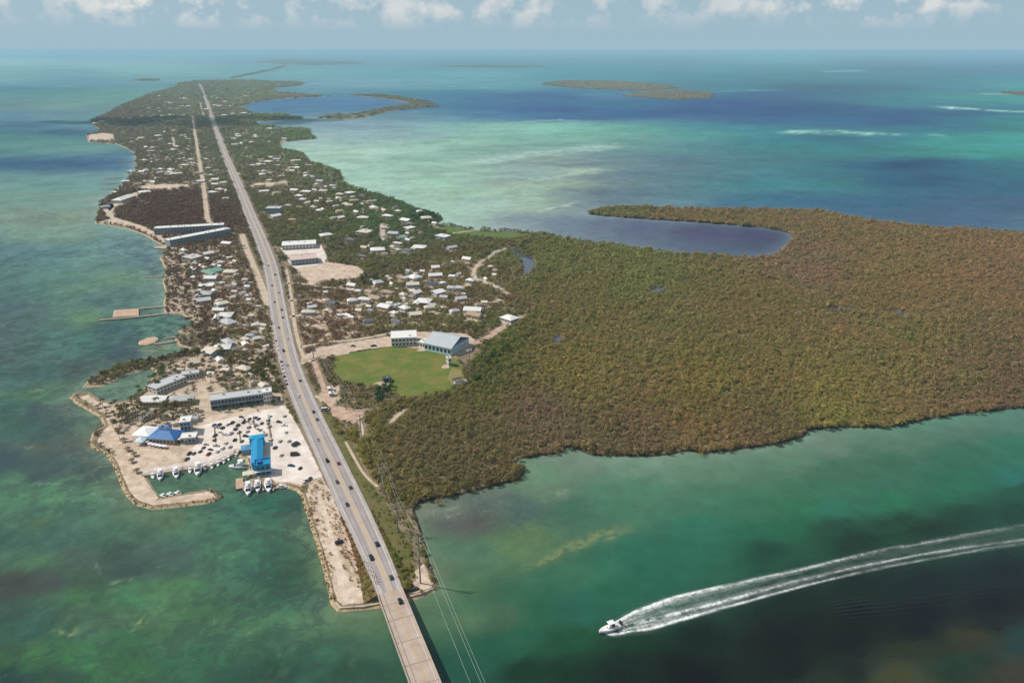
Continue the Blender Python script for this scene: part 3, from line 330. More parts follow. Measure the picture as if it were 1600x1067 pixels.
def sea_colour(X, Y):
    rr = np.hypot(X, Y)
    Yc = np.maximum(Y, 0.45 * rr + 60); Yc = np.maximum(Yc, 262.0)
    px, py = PX(X, Yc)
    px = np.clip(px, -150, 1750); py = np.clip(py, 81, 1100)
    lr = np.log(rr + 1) * 9; az = np.arctan2(X, np.maximum(Y, 1)) * 9
    s = np.clip((py - 80) / 500, .06, 1)
    wx = fbm(az * 2.2, lr * 2.2, 3) * 30 + fbm(az * 9, lr * 9, 9) * 16 + fbm(X / 9, Y / 9, 41) * 10
    wy = (fbm(az * 2.2 + 50, lr * 2.2, 5) * 22 + fbm(az * 9, lr * 9 + 30, 11) * 12 + fbm(X / 9 + 7, Y / 9, 43) * 8) * s
    qx, qy = px + wx, py + wy
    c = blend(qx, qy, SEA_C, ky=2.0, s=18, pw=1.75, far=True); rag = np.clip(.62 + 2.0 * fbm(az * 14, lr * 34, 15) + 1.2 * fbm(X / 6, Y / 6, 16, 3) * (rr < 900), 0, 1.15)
    for P, w, ky, h, op, soft in SEA_S:
        d, tp = dpath(qx, qy, P, ky); tp = np.clip(np.minimum(tp, 1 - tp) * 5 + .12, 0, 1)
        e = px + wx * .3; d2, _ = dpath(e, py + wy * .3, P, ky); d = .5 * d + .5 * d2
        a = op * np.exp(-(d / (w * 1.05)) ** 2 / soft) * rag * tp
        c = c * (1 - a[:, None]) + np.array(lin(h))[None] * a[:, None]
    # shallow rim along the shores
    return c, px, py
def finish_sea(c, X, Y, px, py, shore):
    near = (np.hypot(X, Y) < 2600)
    d = np.full(len(X), 1e9)
    idx = np.nonzero(near)[0]
    if len(idx):
        dd, _ = dpath(X[idx], Y[idx], shore); d[idx] = dd
    a = np.exp(-(d / 13.0)) * .6
    rim = blend(px, py, [(640, 860, '#6d8060'), (1100, 720, '#8ba088'), (240, 800, '#7c8a62'), (130, 680, '#7f8f6c'), (240, 440, '#7f9684'), (500, 860, '#76875f'), (1100, 400, '#5f6e86'), (1100, 330, '#90a8a8'), (600, 300, '#a5c5b0'), (290, 755, '#5c8068'), (190, 600, '#6c8a72'), (170, 250, '#8fb0a8'), (1550, 650, '#5f9a80')], ky=1, s=20)
    basin = ((px > 215) & (px < 470) & (py > 690) & (py < 800)); a = np.where(basin, a * .15, a)
    c = c * (1 - a[:, None]) + rim * a[:, None]
    # sea grass mottling over the near shallows
    g = fbm(X / 42, Y / 42, 21, 5); g2 = fbm(X / 7, Y / 7, 23, 3)
    left = np.clip((620 - px) / 120, 0, 1) * np.clip((py - 280) / 120, 0, 1)
    g3 = fbm(X / 17, Y / 17, 25, 4); fl = np.clip((g3 - .13) * 5, 0, 1) * np.clip((g2 + .12) * 4, 0, 1)
    k = 1 - left * np.clip(g * .7 + g3 * .6, -.2, .28) + g2 * .24 * left + g2 * .06
    c = c + (left * fl)[:, None] * np.array([.03, .04, .018])[None]
    c = c * k[:, None]
    rr = np.hypot(X, Y); lr = np.log(rr + 1) * 9; az = np.arctan2(X, np.maximum(Y, 1)) * 9
    st = fbm(az * 3, lr * 4.5, 61, 4) * .55 + fbm(az * 9, lr * 11, 67, 3) * .3; c = c * (1 + st * np.clip((430 - py) / 150, 0, 1))[:, None]
    bed = np.clip(left + .8 * np.exp(-(((px - 760) / 130) ** 2 + ((py - 800) / 55) ** 2)) + .5 * np.clip((py - 1010) / 40, 0, 1) * (px > 1350), 0, 1) * np.clip(.75 + 1.6 * fbm(X / 130, Y / 130, 33, 3), .15, 1.3)
    lum = (c * np.array([.3, .55, .15])).sum(1, keepdims=True); c = lum + .88 * (c - lum)      # pulls the water colour a little towards grey
    return np.clip(c * SEA_GAIN * 1.03, .0035, .75), bed
SEA_GAIN = 1.0
def shore_pts(step=8): return [tuple(G(x, y, 0))[:2] for x, y in MAIN] + [tuple(G(*MAIN[0], 0))[:2]]

m_sea = bpy.data.materials.new('sea_water'); m_sea.use_nodes = True
def water_nodes(m):
    nt = m.node_tree; b = nt.nodes['Principled BSDF']
    at = nt.nodes.new('ShaderNodeAttribute'); at.attribute_name = 'tone'
    geo = nt.nodes.new('ShaderNodeNewGeometry')
    n1 = nt.nodes.new('ShaderNodeTexNoise'); n1.inputs['Scale'].default_value = .055; n1.inputs['Detail'].default_value = 8; n1.inputs['Roughness'].default_value = .68
    n2 = nt.nodes.new('ShaderNodeTexNoise'); n2.inputs['Scale'].default_value = .42; n2.inputs['Detail'].default_value = 4
    mpn = nt.nodes.new('ShaderNodeMapping'); mpn.inputs['Rotation'].default_value = (0, 0, R(25)); mpn.inputs['Scale'].default_value = (.55, 1.25, 1)
    nt.links.new(geo.outputs['Position'], n1.inputs['Vector']); nt.links.new(geo.outputs['Position'], mpn.inputs['Vector']); nt.links.new(mpn.outputs['Vector'], n2.inputs['Vector'])
    mr = nt.nodes.new('ShaderNodeMapRange'); mr.inputs['From Min'].default_value = .3; mr.inputs['From Max'].default_value = .7; mr.inputs['To Min'].default_value = .84; mr.inputs['To Max'].default_value = 1.16
    nt.links.new(n1.outputs['Fac'], mr.inputs['Value'])
    mx = nt.nodes.new('ShaderNodeVectorMath'); mx.operation = 'SCALE'
    nt.links.new(at.outputs['Color'], mx.inputs[0]); nt.links.new(mr.outputs['Result'], mx.inputs['Scale'])
    bp = nt.nodes.new('ShaderNodeBump'); bp.inputs['Strength'].default_value = .7; bp.inputs['Distance'].default_value = .5
    nt.links.new(n2.outputs['Fac'], bp.inputs['Height'])
    # a wind-ruffled sea mirrors far less at low angles than still water: body colour plus a limited sheen
    df = nt.nodes.new('ShaderNodeBsdfDiffuse'); gl = nt.nodes.new('ShaderNodeBsdfGlossy'); gl.inputs['Roughness'].default_value = .16
    fr = nt.nodes.new('ShaderNodeFresnel'); fr.inputs['IOR'].default_value = 1.33; mn = nt.nodes.new('ShaderNodeMath'); mn.operation = 'MINIMUM'; mn.inputs[1].default_value = .06
    ms = nt.nodes.new('ShaderNodeMixShader'); nt.links.new(fr.outputs[0], mn.inputs[0]); nt.links.new(mn.outputs[0], ms.inputs['Fac']); nt.links.new(df.outputs[0], ms.inputs[1]); nt.links.new(gl.outputs[0], ms.inputs[2])
    # sea grass beds with sharp ragged edges, pale sand flecks between them
    ba = nt.nodes.new('ShaderNodeAttribute'); ba.attribute_name = 'bed'
    g1 = nt.nodes.new('ShaderNodeTexNoise'); g1.inputs['Scale'].default_value = .055; g1.inputs['Detail'].default_value = 12; g1.inputs['Roughness'].default_value = .78; g1.inputs['Distortion'].default_value = .6
    nt.links.new(geo.outputs['Position'], g1.inputs['Vector'])
    r1 = nt.nodes.new('ShaderNodeMapRange'); r1.inputs['From Min'].default_value = .48; r1.inputs['From Max'].default_value = .53; nt.links.new(g1.outputs['Fac'], r1.inputs['Value'])
    r2 = nt.nodes.new('ShaderNodeMapRange'); r2.inputs['From Min'].default_value = .40; r2.inputs['From Max'].default_value = .31; nt.links.new(g1.outputs['Fac'], r2.inputs['Value'])
    k1 = nt.nodes.new('ShaderNodeMath'); k1.operation = 'MULTIPLY'; nt.links.new(r1.outputs[0], k1.inputs[0]); nt.links.new(ba.outputs['Fac'], k1.inputs[1])
    k2 = nt.nodes.new('ShaderNodeMath'); k2.operation = 'MULTIPLY'; nt.links.new(r2.outputs[0], k2.inputs[0]); nt.links.new(ba.outputs['Fac'], k2.inputs[1])
    s1 = nt.nodes.new('ShaderNodeMath'); s1.operation = 'MULTIPLY'; s1.inputs[1].default_value = .62; nt.links.new(k1.outputs[0], s1.inputs[0])
    s2 = nt.nodes.new('ShaderNodeMath'); s2.operation = 'MULTIPLY'; s2.inputs[1].default_value = .42; nt.links.new(k2.outputs[0], s2.inputs[0])
    x1 = nt.nodes.new('ShaderNodeMix'); x1.data_type = 'RGBA'; x1.inputs['B'].default_value = (.028, .048, .042, 1); nt.links.new(mx.outputs['Vector'], x1.inputs['A']); nt.links.new(s1.outputs[0], x1.inputs['Factor'])
    x2 = nt.nodes.new('ShaderNodeMix'); x2.data_type = 'RGBA'; x2.inputs['B'].default_value = (.30, .36, .20, 1); nt.links.new(x1.outputs['Result'], x2.inputs['A']); nt.links.new(s2.outputs[0], x2.inputs['Factor'])
    nt.links.new(x2.outputs['Result'], df.inputs['Color']); nt.links.new(bp.outputs['Normal'], gl.inputs['Normal']); nt.links.new(bp.outputs['Normal'], df.inputs['Normal'])
    nt.links.new(ms.outputs[0], nt.nodes['Material Output'].inputs['Surface']); nt.nodes.remove(b)
water_nodes(m_sea)
def tone(me, c, bed):
    q = me.attributes.new('bed', 'FLOAT', 'POINT'); q.data.foreach_set('value', bed.astype(np.float32).ravel())
    a = me.attributes.new('tone', 'FLOAT_COLOR', 'POINT')
    a.data.foreach_set('color', np.concatenate([c, np.ones((len(c), 1))], 1).astype(np.float32).ravel())
def grid_mesh(name, V, nr, nc):
    i = np.arange(nr - 1)[:, None] * nc + np.arange(nc - 1)[None]
    F = np.stack([i, i + 1, i + nc + 1, i + nc], -1).reshape(-1, 4)
    me = bpy.data.meshes.new(name); me.vertices.add(len(V)); me.vertices.foreach_set('co', V.astype(np.float32).ravel())
    me.loops.add(F.size); me.loops.foreach_set('vertex_index', F.astype(np.int32).ravel())
    me.polygons.add(len(F)); me.polygons.foreach_set('loop_start', np.arange(0, F.size, 4, dtype=np.int32)); me.polygons.foreach_set('loop_total', np.full(len(F), 4, np.int32))
    me.update(calc_edges=True); return me
FAR = 120000.0
def build_sea():
    rad = list(np.geomspace(240, 2600, 420)) + list(np.geomspace(2600, FAR, 250)[1:])
    rad = [1.0, 60, 120, 180, 210] + rad
    ang = list(np.linspace(-180, -52, 24)[:-1]) + list(np.linspace(-52, -40, 20)[:-1]) + list(np.linspace(-40, 40, 520)) + list(np.linspace(40, 52, 20)[1:]) + list(np.linspace(52, 180, 24)[1:])
    rr, aa = np.meshgrid(np.array(rad), np.radians(ang), indexing='ij')
    X = (rr * np.sin(aa)).ravel(); Y = (rr * np.cos(aa)).ravel()
    c, px, py = sea_colour(X, Y); c, bed = finish_sea(c, X, Y, px, py, shore_pts())
    me = grid_mesh('sea', np.stack([X, Y, np.zeros_like(X)], 1), len(rad), len(ang))
    tone(me, c, bed)
    o = put('sea', me, m_sea); tag(o, kind='structure')
build_sea()

# land -------------------------------------------------------------
def land(name, P, m, seed, slope=3.0, amp=.9):
    Q = [G(x, y, LAND) for x, y in refine(P, 3.0, amp, seed)]; n = len(Q)
    area = sum(Q[i].x * Q[(i + 1) % n].y - Q[(i + 1) % n].x * Q[i].y for i in range(n))
    if area < 0: Q.reverse()
    mb = MB(); out = []
    for i in range(n):
        d = (Q[(i + 1) % n] - Q[i - 1]); nn = Vector((d.y, -d.x, 0)); nn = nn.normalized() if nn.length else nn
        out.append(Q[i] + nn * slope + Vector((0, 0, -LAND - .6)))
    fill(mb, Q, LAND); k = len(mb.v)
    mb.v += [tuple(q) for q in Q] + [tuple(q) for q in out]
    px, py = PX(np.array([q.x for q in Q]), np.array([q.y for q in Q]))
    mb.f += [(k + i, k + n + i, k + n + (i + 1) % n, k + (i + 1) % n) for i in range(n)]; mb.m += [2 if px[i] > 640 and py[i] < 900 else 1 for i in range(n)]
    o = mb.build(name, [m, m_shore, m_wet]); tag(o, kind='structure'); return o
land('island_ground', MAIN, m_soil, 3, 3.4)
for k, P in enumerate(ISLES): land('islet_ground', P, m_mud, 20 + k, 4.0, .3)

COVERS = []                                       # outlines on which no wild trees grow
def cover(name, P, lev, m, seed=1, amp=.9, trees=False, step=3.0):
    if not trees: COVERS.append(P)
    return sheet(name, P, LAND + .03 * lev, m, step, amp, seed)
cover('mangrove_floor', [(645,795),(600,770),(548,680),(566,656),(600,640),(690,622),(735,612),(765,560),(805,525),(835,480),(842,430),(806,388),(845,370),(900,381),(975,389),(1050,401),(1125,406),(1170,408),(1219,402),(1250,376),(1236,362),(1200,354),(1100,345),(1015,340),(965,336),(932,333),(965,326),(1100,329),(1280,333),(1350,347),(1425,357),(1525,364),(1600,368),(1800,376),(2040,386),(2040,582),(1800,609),(1600,631),(1450,649),(1390,662),(1300,662),(1258,666),(1250,676),(1215,687),(1100,702),(1050,703),(1015,707),(925,705),(888,692),(865,703),(810,711),(800,720),(812,737),(806,744),(765,754),(690,772),(655,780)], 1, m_mud, 4, trees=True)
cover('sand_flat', [(124,620),(138,616),(152,627),(172,631),(206,628),(232,612),(250,602),(258,620),(300,632),(330,640),(440,625),(446,632),(452,640),(478,690),(504,745),(480,752),(470,760),(448,754),(430,755),(428,748),(394,746),(393,735),(391,716),(367,704),(330,724),(270,732),(220,741),(244,781),(328,767),(338,777),(320,781),(280,785),(240,789),(217,782),(203,768),(194,748),(184,723),(171,702),(152,692),(158,676),(170,664),(164,648),(144,634)], 1, m_sand, 5)
cover('car_park', [(302,668),(345,656),(442,634),(452,642),(478,690),(504,745),(482,749),(470,757),(448,752),(430,752),(414,735),(412,700),(366,701),(330,718),(288,722),(300,700),(312,690)], 2, m_gravel, 6)
cover('resort_ground', [(222,622),(248,600),(262,570),(320,552),(410,556),(436,600),(442,626),(330,645),(300,664),(222,664),(170,664),(172,634),(206,630)], 2.5, mat('resort_sand', '#c7b49e', c2='#a08c76', nscale=.12), 7, trees=True)
cover('shore_ground', [(268,398),(276,388),(330,385),(372,378),(392,420),(414,476),(428,520),(436,556),(330,553),(318,540),(320,512),(312,484),(286,476),(276,452)], 1.2, mat('strip_ground', '#b3a08a', c2='#8a765f', nscale=.1), 70, trees=True)
cover('neighbourhood_ground', [(470,500),(462,450),(520,448),(590,432),(640,408),(720,400),(770,405),(800,440),(812,485),(760,505),(700,512),(610,515),(520,530),(470,538)], .5, mat('garden_ground', '#a08f76', c2='#7a6c50', nscale=.07), 71, trees=True)
for k_, P_ in enumerate(([(334,662),(336,662),(339,692),(336,692)], [(418,648),(421,648),(426,690),(422,690)], [(373,672),(375,672),(377,688),(374,688)], [(395,650),(397,650),(399,664),(396,664)])): cover('planting_strip', P_, 4, mat('strip_soil', '#8d7a64', c2='#6a6040', nscale=.3), 80 + k_, amp=.5)
cover('promenade', [(222,733),(268,726),(330,717),(364,701),(366,705),(330,724),(270,731),(224,739)], 3.4, mat('promenade_concrete', '#d0c8c0', c2='#b5aba2', nscale=.25), 85, amp=.3)
cover('spit_sand', [(136,601),(160,586),(202,571),(240,566),(262,562),(250,568),(232,570),(196,580),(160,598)], 3, m_sand, 8, trees=True)
cover('causeway_sand', [(592,939),(535,945),(526,936),(521,915),(512,880),(503,850),(493,820),(486,795),(478,772),(484,752),(504,746),(520,775),(545,840),(565,890),(590,925)], 1, m_sand, 9, trees=True)
cover('fishing_track', [(588,938),(540,943),(531,930),(527,905),(520,870),(512,830),(501,795),(494,768),(501,767),(511,800),(524,850),(535,885),(549,915),(584,925)], 2, mat('pale_marl', '#d6c8b8', c2='#b7a38e', nscale=.2, bump=.3), 10, amp=1.2, step=2.0)
cover('abutment_sand', [(640,929),(676,917),(672,904),(662,880),(648,893),(650,908),(630,911)], 2, m_sand, 11, amp=.4)
cover('roadside_grass', [(500,634),(512,640),(530,660),(548,690),(575,745),(600,780),(622,822),(640,868),(652,900),(628,908),(600,852),(575,800),(552,755),(528,705),(510,668)], 1.5, m_verge, 12, trees=True)
cover('ball_field', [(522,556),(560,547),(610,541),(665,544),(706,552),(722,575),(722,598),(700,612),(660,620),(630,622),(606,612),(590,604),(560,600),(532,596),(518,580)], 2, m_grass, 13)
for k_, P_ in enumerate(([(540,575),(560,570),(575,578),(556,586)], [(640,560),(668,558),(672,566),(648,570)], [(620,590),(650,586),(660,600),(634,606)], [(600,552),(622,549),(626,554),(604,558)])): cover('worn_turf', P_, 2.6, mat('worn_turf', '#6b6a2c', c2='#566522', nscale=.12), 90 + k_, amp=1.5, step=1.5)
cover('infield_dirt', [(706,575),(722,578),(724,596),(708,602),(698,592)], 3, mat('infield_dirt', '#8d7a4c', c2='#7d7545', nscale=.1), 14)
cover('rubble_yard', [(516,640),(530,634),(552,640),(576,638),(566,652),(552,662),(536,658),(520,650)], 2, m_rubble, 15)
cover('gym_yard', [(500,541),(560,533),(612,524),(655,518),(730,521),(742,532),(735,548),(712,558),(706,553),(665,545),(610,541),(560,549),(500,556),(470,565),(472,558)], 2, mat('yard_marl', '#c6b6a4', c2='#a8927e', nscale=.15, bump=.3), 16)
cover('building_site', [(456,418),(500,408),(560,416),(572,430),(545,437),(520,438),(500,443),(484,446),(470,432)], 2, m_sand, 17)
cover('plaza_yard', [(438,388),(500,382),(512,400),(505,412),(460,420),(448,405)], 3, m_gravel, 18)
cover('beach', [(150,347),(172,350),(204,356),(230,365),(250,377),(266,388),(272,385),(250,368),(225,354),(200,346),(178,340),(180,326),(176,318),(168,318),(160,330),(172,342)], 2, m_sand, 19)
cover('beach', [(250,380),(266,390),(257,404),(268,422),(262,442),(268,456),(262,470),(264,489),(290,489),(310,500),(318,500),(312,488),(285,478),(278,455),(274,430),(270,404),(276,388),(262,378)], 2, m_sand, 20, trees=True)
cover('sand_fill', [(138,221),(138,211),(160,208),(178,210),(180,221)], 2, m_sand, 21)
cover('sand_clearing', [(214,292),(240,289),(298,287),(296,293),(260,298),(222,298)], 2, m_sand, 22)
cover('sand_clearing', [(390,290),(400,286),(450,285),(449,289),(392,293)], 2, m_sand, 23)
cover('shore_clearing', [(163,322),(200,304),(214,300),(216,308),(196,320),(172,330)], 2, m_sand, 24)
cover('bay_lawn', [(676,356),(700,353),(718,357),(742,361),(800,363),(842,369),(800,374),(742,371),(706,368),(690,362)], 2, m_lush, 25)
cover('quarry_sand', [(380,150),(398,149),(398,151),(381,152)], 2, mat('orange_sand', '#c9a47a'), 26)

# ponds in the mangroves: water sheets of their own
def pond(name, P, h, seed):
    o = sheet(name, P, LAND + .14, m_pond, 3, .8, seed); COVERS.append(P); return o
m_pond = mat('pond_water', '#4c5160', rough=.12, spec=.5, c2='#3f454f', nscale=.03)
pond('creek', [(790,384),(806,388),(818,398),(832,402),(838,412),(832,424),(822,432),(815,428),(818,416),(812,404),(800,394)], '', 31)
pond('pond', [(1012,453),(1028,449),(1046,452),(1040,457),(1022,459)], '', 32)
pond('pond', [(1282,484),(1320,480),(1350,482),(1330,486),(1300,487)], '', 33)
pond('pond', [(1396,484),(1412,487),(1424,494),(1410,496),(1398,490)], '', 34)
pond('pond', [(862,530),(874,522),(880,530),(868,540)], '', 35)

# ---------------------------------------------------------------- highway
HW = [(311,130,1.5),(318,146,1.5),(325,165,1.5),(333,190,1.5),(342,215,1.5),(351,240,1.5),(362,265,1.5),(373,290,1.5),(383,315,1.5),(393,340,1.5),(402,360,1.5),(412,385,1.5),(421,410,1.5),(428,440,1.5),(433,470,1.5),(438,500,1.5),(444,530,1.5),(451,560,1.5),(461,590,1.5),(475,625,1.5),(493,665,1.5),(512,705,1.5),(533,750,1.5),(556,800,1.6),(577,845,2.3),(598,893,3.9),(614,935,5.6),(639,1000,7.4),(665,1067,8.4)]
HWp = [G(a, b, z) for a, b, z in HW]
d = (HWp[-1] - HWp[-2]).normalized(); d.z = 0
for L, z in ((70, 8.8), (150, 8.9), (240, 8.8), (340, 8.2)): q = HWp[28] + d * L; q.z = z; HWp.append(q)
ROAD = catmull(HWp, 8)
ROADpx = [tuple(float(t) for t in PX(p.x, p.y, p.z)) if p.y > 120 else (0, 9999) for p in ROAD]
AB = min(range(len(ROAD)), key=lambda i: abs(ROADpx[i][1] - 926))       # the abutment
def lerpw(a, b, i0, i1): return [a if i <= i0 else b if i >= i1 else a + (b - a) * (i - i0) / (i1 - i0) for i in range(len(ROAD))]
WL = lerpw(-10.2, -7.6, AB - 26, AB); WR = lerpw(9.6, 7.3, AB - 22, AB)
hwy = ribbon('highway', ROAD, WL, WR, 0, m_asph, .45, None, 0, AB + 1); tag(hwy, kind='structure')
def line(name, a, b, m, par, i0, i1, z=.02): return ribbon(name, ROAD, a, b, z, m, 0, par, i0, i1)
line('centre_line', -.55, -.25, m_yellow, hwy, 0, AB + 1); line('centre_line', .25, .55, m_yellow, hwy, 0, AB + 1)
line('edge_line', [w + 2.4 for w in WL], [w + 2.75 for w in WL], m_white, hwy, 0, AB + 1); line('edge_line', [w - 2.6 for w in WR], [w - 2.25 for w in WR], m_white, hwy, 0, AB + 1)
m_worn = mat('worn_lane', '#b8a893', c2='#aca09a', nscale=.05, rough=.9)
line('worn_lane', -1.6, 1.6, m_worn, hwy, 0, AB + 1, .01)
m_shoulder = mat('pale_shoulder', '#aea6a2', c2='#9c9490', nscale=.1, rough=.9)
m_wear = mat('tyre_wear', '#8a817d', c2='#9b928e', nscale=.06, rough=.9)
for a_ in (-5.9, -3.2, 2.6, 5.2): line('tyre_wear', a_ - .45, a_ + .45, m_wear, hwy, 0, AB + 1, .008)
line('shoulder', [w + .1 for w in WL], [w + 2.3 for w in WL], m_shoulder, hwy, 0, AB + 1, .012); line('shoulder', [w - 2.2 for w in WR], [w - .1 for w in WR], m_shoulder, hwy, 0, AB + 1, .012)
# grassed bank where the road climbs to the bridge
mb = MB(); vs = []; i0 = AB - 22
for i in range(i0, AB + 1):
    s = side_of(ROAD, i); p = ROAD[i]; h = max(.1, p.z - LAND - .1)
    vs += [p + s * (WL[i] - .3 - h * 2.0) + Vector((0, 0, -h - .15)), p + s * WL[i] + Vector((0, 0, -.12)), p + s * WR[i] + Vector((0, 0, -.12)), p + s * (WR[i] + .3 + h * 2.0) + Vector((0, 0, -h - .15))]
n = AB + 1 - i0
mb.add(vs, [(i * 4 + k, i * 4 + k + 1, i * 4 + 5 + k, i * 4 + 4 + k) for i in range(n - 1) for k in range(3)] + [tuple((n - 1) * 4 + k for k in range(4))])
tag(mb.build('embankment', mat('bank_scrub', '#585928', c2='#6f5a3c', nscale=.32, bump=.8)), kind='structure')

# bridge
e = ROAD[AB]
br = thing('road_bridge', 'long concrete road bridge over green water running out of the bottom of the picture', 'bridge', (0, 0, 0))
END = len(ROAD)
ribbon('deck', ROAD, -7.6, 7.3, 0, m_deckm, 1.3, br, AB, END)
for a, b in ((-7.6, -7.25), (6.95, 7.3), (-4.75, -4.45)):
    ribbon('parapet', ROAD, a, b, .95 if a != -4.75 else .6, m_conc, .95 if a != -4.75 else .6, br, AB, END)
line('centre_line', .55, .8, m_yellow, br, AB, END); line('centre_line', 1.0, 1.25, m_yellow, br, AB, END)
line('edge_line', -4.1, -3.9, m_white, br, AB, END); line('edge_line', 5.4, 5.6, m_white, br, AB, END)
acc = 0; k = 0
for i in range(AB, END - 1):
    acc += (ROAD[i + 1] - ROAD[i]).length
    if acc > 17:
        acc = 0; s = side_of(ROAD, i); p = ROAD[i]; a = math.atan2(s.y, s.x)
        pr = MB().box(-6.8, 6.6, -.9, .9, -1.2, -.02).build('pier_cap', m_conc, br); pr.location = p + Vector((0, 0, -1.3)); pr.rotation_euler.z = a
        for t in (-5, 0, 5):
            c = MB().cyl(0, 0, -12, -1.15, .65, .65, 10).build('pier_column', m_conc, br); c.location = p + Vector((0, 0, -1.3)) + s * t
acc = 0
for i in range(AB, END - 1):                                   # paving joints across the deck
    acc += (ROAD[i + 1] - ROAD[i]).length
    if acc > 14:
        acc = 0; s = side_of(ROAD, i); p = ROAD[i]
        j = MB().box(-7.2, 6.9, -.16, .16, .0, .03).build('expansion_joint', mat('joint', '#6d655f'), br); j.location = p + Vector((0, 0, .0)); j.rotation_euler.z = math.atan2(s.y, s.x)
# abutment walls of stone at the tip of the island
m_wallc = mat('sea_wall', '#cbbba8', c2='#9c8c78', nscale=.3, bump=.3)
def seawall(label, P, w=1.2, h=1.6, name='sea_wall'):
    pts = [G(x, y, LAND + .3) for x, y in P]; return tag(ribbon(name, pts, -w / 2, w / 2, h - 1.3, m_wallc, h + .8), label, 'sea wall')
seawall('pale concrete sea wall left of the bridge abutment', [(596,942),(565,947),(532,949),(524,941)])
seawall('short concrete sea wall right of the bridge abutment at the island tip', [(639,932),(660,926),(678,918),(672,900)])
seawall('long white sea wall closing the marina basin on its left', [(222,744),(234,762),(246,780)], 1.6)
seawall('quay wall along the row of moored boats in the marina', [(224,743),(270,735.5),(330,727.5),(366,708)], 1.0)
m_rock = mat('breakwater_rock', '#8d7a60', c2='#5f5242', nscale=.5, bump=.5)
def rocks(label, P, n, w, seed):
    rnd = random.Random(seed); mb = MB(); path = [G(x, y, 0) for x, y in P]
    for _ in range(n):
        i = rnd.randrange(len(path) - 1); t = rnd.random(); p = path[i].lerp(path[i + 1], t); r = rnd.uniform(.5, 1.3)
        c = p + Vector((rnd.uniform(-w, w), rnd.uniform(-w, w), rnd.uniform(-.1, .7))); vs = []
        for (x, y, z) in ((1, 0, 0), (-1, 0, 0), (0, 1, 0), (0, -1, 0), (0, 0, 1), (0, 0, -1)): vs.append(c + Vector((x, y, z * .8)) * r * rnd.uniform(.7, 1.25) + Vector((rnd.uniform(-.2, .2),) * 3))
        mb.add(vs, [(0, 2, 4), (2, 1, 4), (1, 3, 4), (3, 0, 4), (2, 0, 5), (1, 2, 5), (3, 1, 5), (0, 3, 5)])
    tag(mb.build('shore_rocks', m_rock), label, 'rocks', kind='stuff')
rocks('brown boulders heaped along the outer shore of the marina peninsula', [(344,778),(322,784),(280,789),(240,793),(215,786),(200,771),(190,750),(180,725),(167,707),(146,698),(140,690)], 420, 1.6, 1)
rocks('dark boulders at the tip of the curved jetty arm', [(328,768),(336,772),(343,777),(334,781)], 90, 2.2, 2)
rocks('boulders lining the shore from the lagoon mouth to the marina point', [(150,672),(164,664),(160,650),(140,638),(122,628),(111,619)], 200, 1.4, 3)
rocks('pale rocks along the western edge of the causeway', [(520,938),(516,915),(507,880),(499,850),(489,820),(481,795),(473,774)], 220, 1.5, 4)
rocks('dark rocks below the eastern tip beside the bridge', [(681,915),(670,890),(662,860),(656,835)], 140, 1.6, 5)

# other roads and tracks
ROADS = [(ROADpx, 0)]
EXCL = [([(p.x, p.y) for p in ROAD], 13.0)]
def track(name, P, w, m, lev=4, edge=True):
    path = catmull([G(x, y, LAND + .03 * lev) for x, y in P], 5); o = ribbon(name, path, -w / 2, w / 2, 0, m, .3); tag(o, kind='structure'); EXCL.append(([(p.x, p.y) for p in path], w / 2 + 2.5)); return path
OLD = track('old_road', [(301,182),(304,205),(308,230),(312,255),(317,285),(321,315),(325,345),(336,352)], 9, m_dirt)
track('old_road', [(378,366),(384,385),(392,405),(402,430),(412,455),(420,478)], 9, m_dirt)
track('frontage_road', [(447,420),(453,450),(457,480),(461,510),(468,540),(476,560)], 4, m_dirt)
track('access_road', [(470,568),(490,562),(520,555),(545,551)], 6, m_dirt)
track('access_road', [(470,542),(510,535),(560,530),(612,520)], 5, m_dirt)
track('dirt_path', [(490,562),(500,590),(508,612),(516,632),(530,640)], 5, m_rubble)
track('dirt_path', [(540,690),(552,712),(566,736),(580,752),(590,760)], 2.2, m_dirt)
track('dirt_path', [(562,658),(566,672),(564,684)], 3, m_dirt)
track('dirt_path', [(632,640),(618,652),(610,662)], 4, m_dirt)
track('dirt_yard', [(735,540),(758,530),(778,516),(800,502),(815,494)], 9, m_rubble)
track('side_street', [(452,495),(480,491),(500,488)], 6, m_dirt)
track('side_street', [(446,443),(470,443),(500,448),(560,452),(600,458)], 5, m_dirt)
track('side_street', [(450,470),(480,468),(520,472),(560,478)], 5, m_dirt)
track('neighbourhood_street', [(790,388),(765,402),(745,415),(740,432),(755,440),(775,448),(792,460)], 6, m_dirt)
track('neighbourhood_street', [(600,485),(650,470),(700,458),(742,440)], 5, m_dirt)
track('bay_road', [(598,372),(597,350)], 8, m_conc)
track('lawn_drive', [(690,366),(710,364),(742,360)], 5, m_dirt)
track('cross_street', [(400,255),(430,258)], 6, m_dirt); track('cross_street', [(395,290),(448,287)], 6, m_dirt)
track('cross_street', [(270,215),(272,230)], 8, m_dirt); track('cross_street', [(312,160),(318,182)], 8, m_dirt)
track('canal_road', [(218,182),(260,182),(300,182),(330,183)], 8, m_dirt)
track('shore_road', [(170,340),(178,326),(200,310),(214,304)], 7, m_dirt)

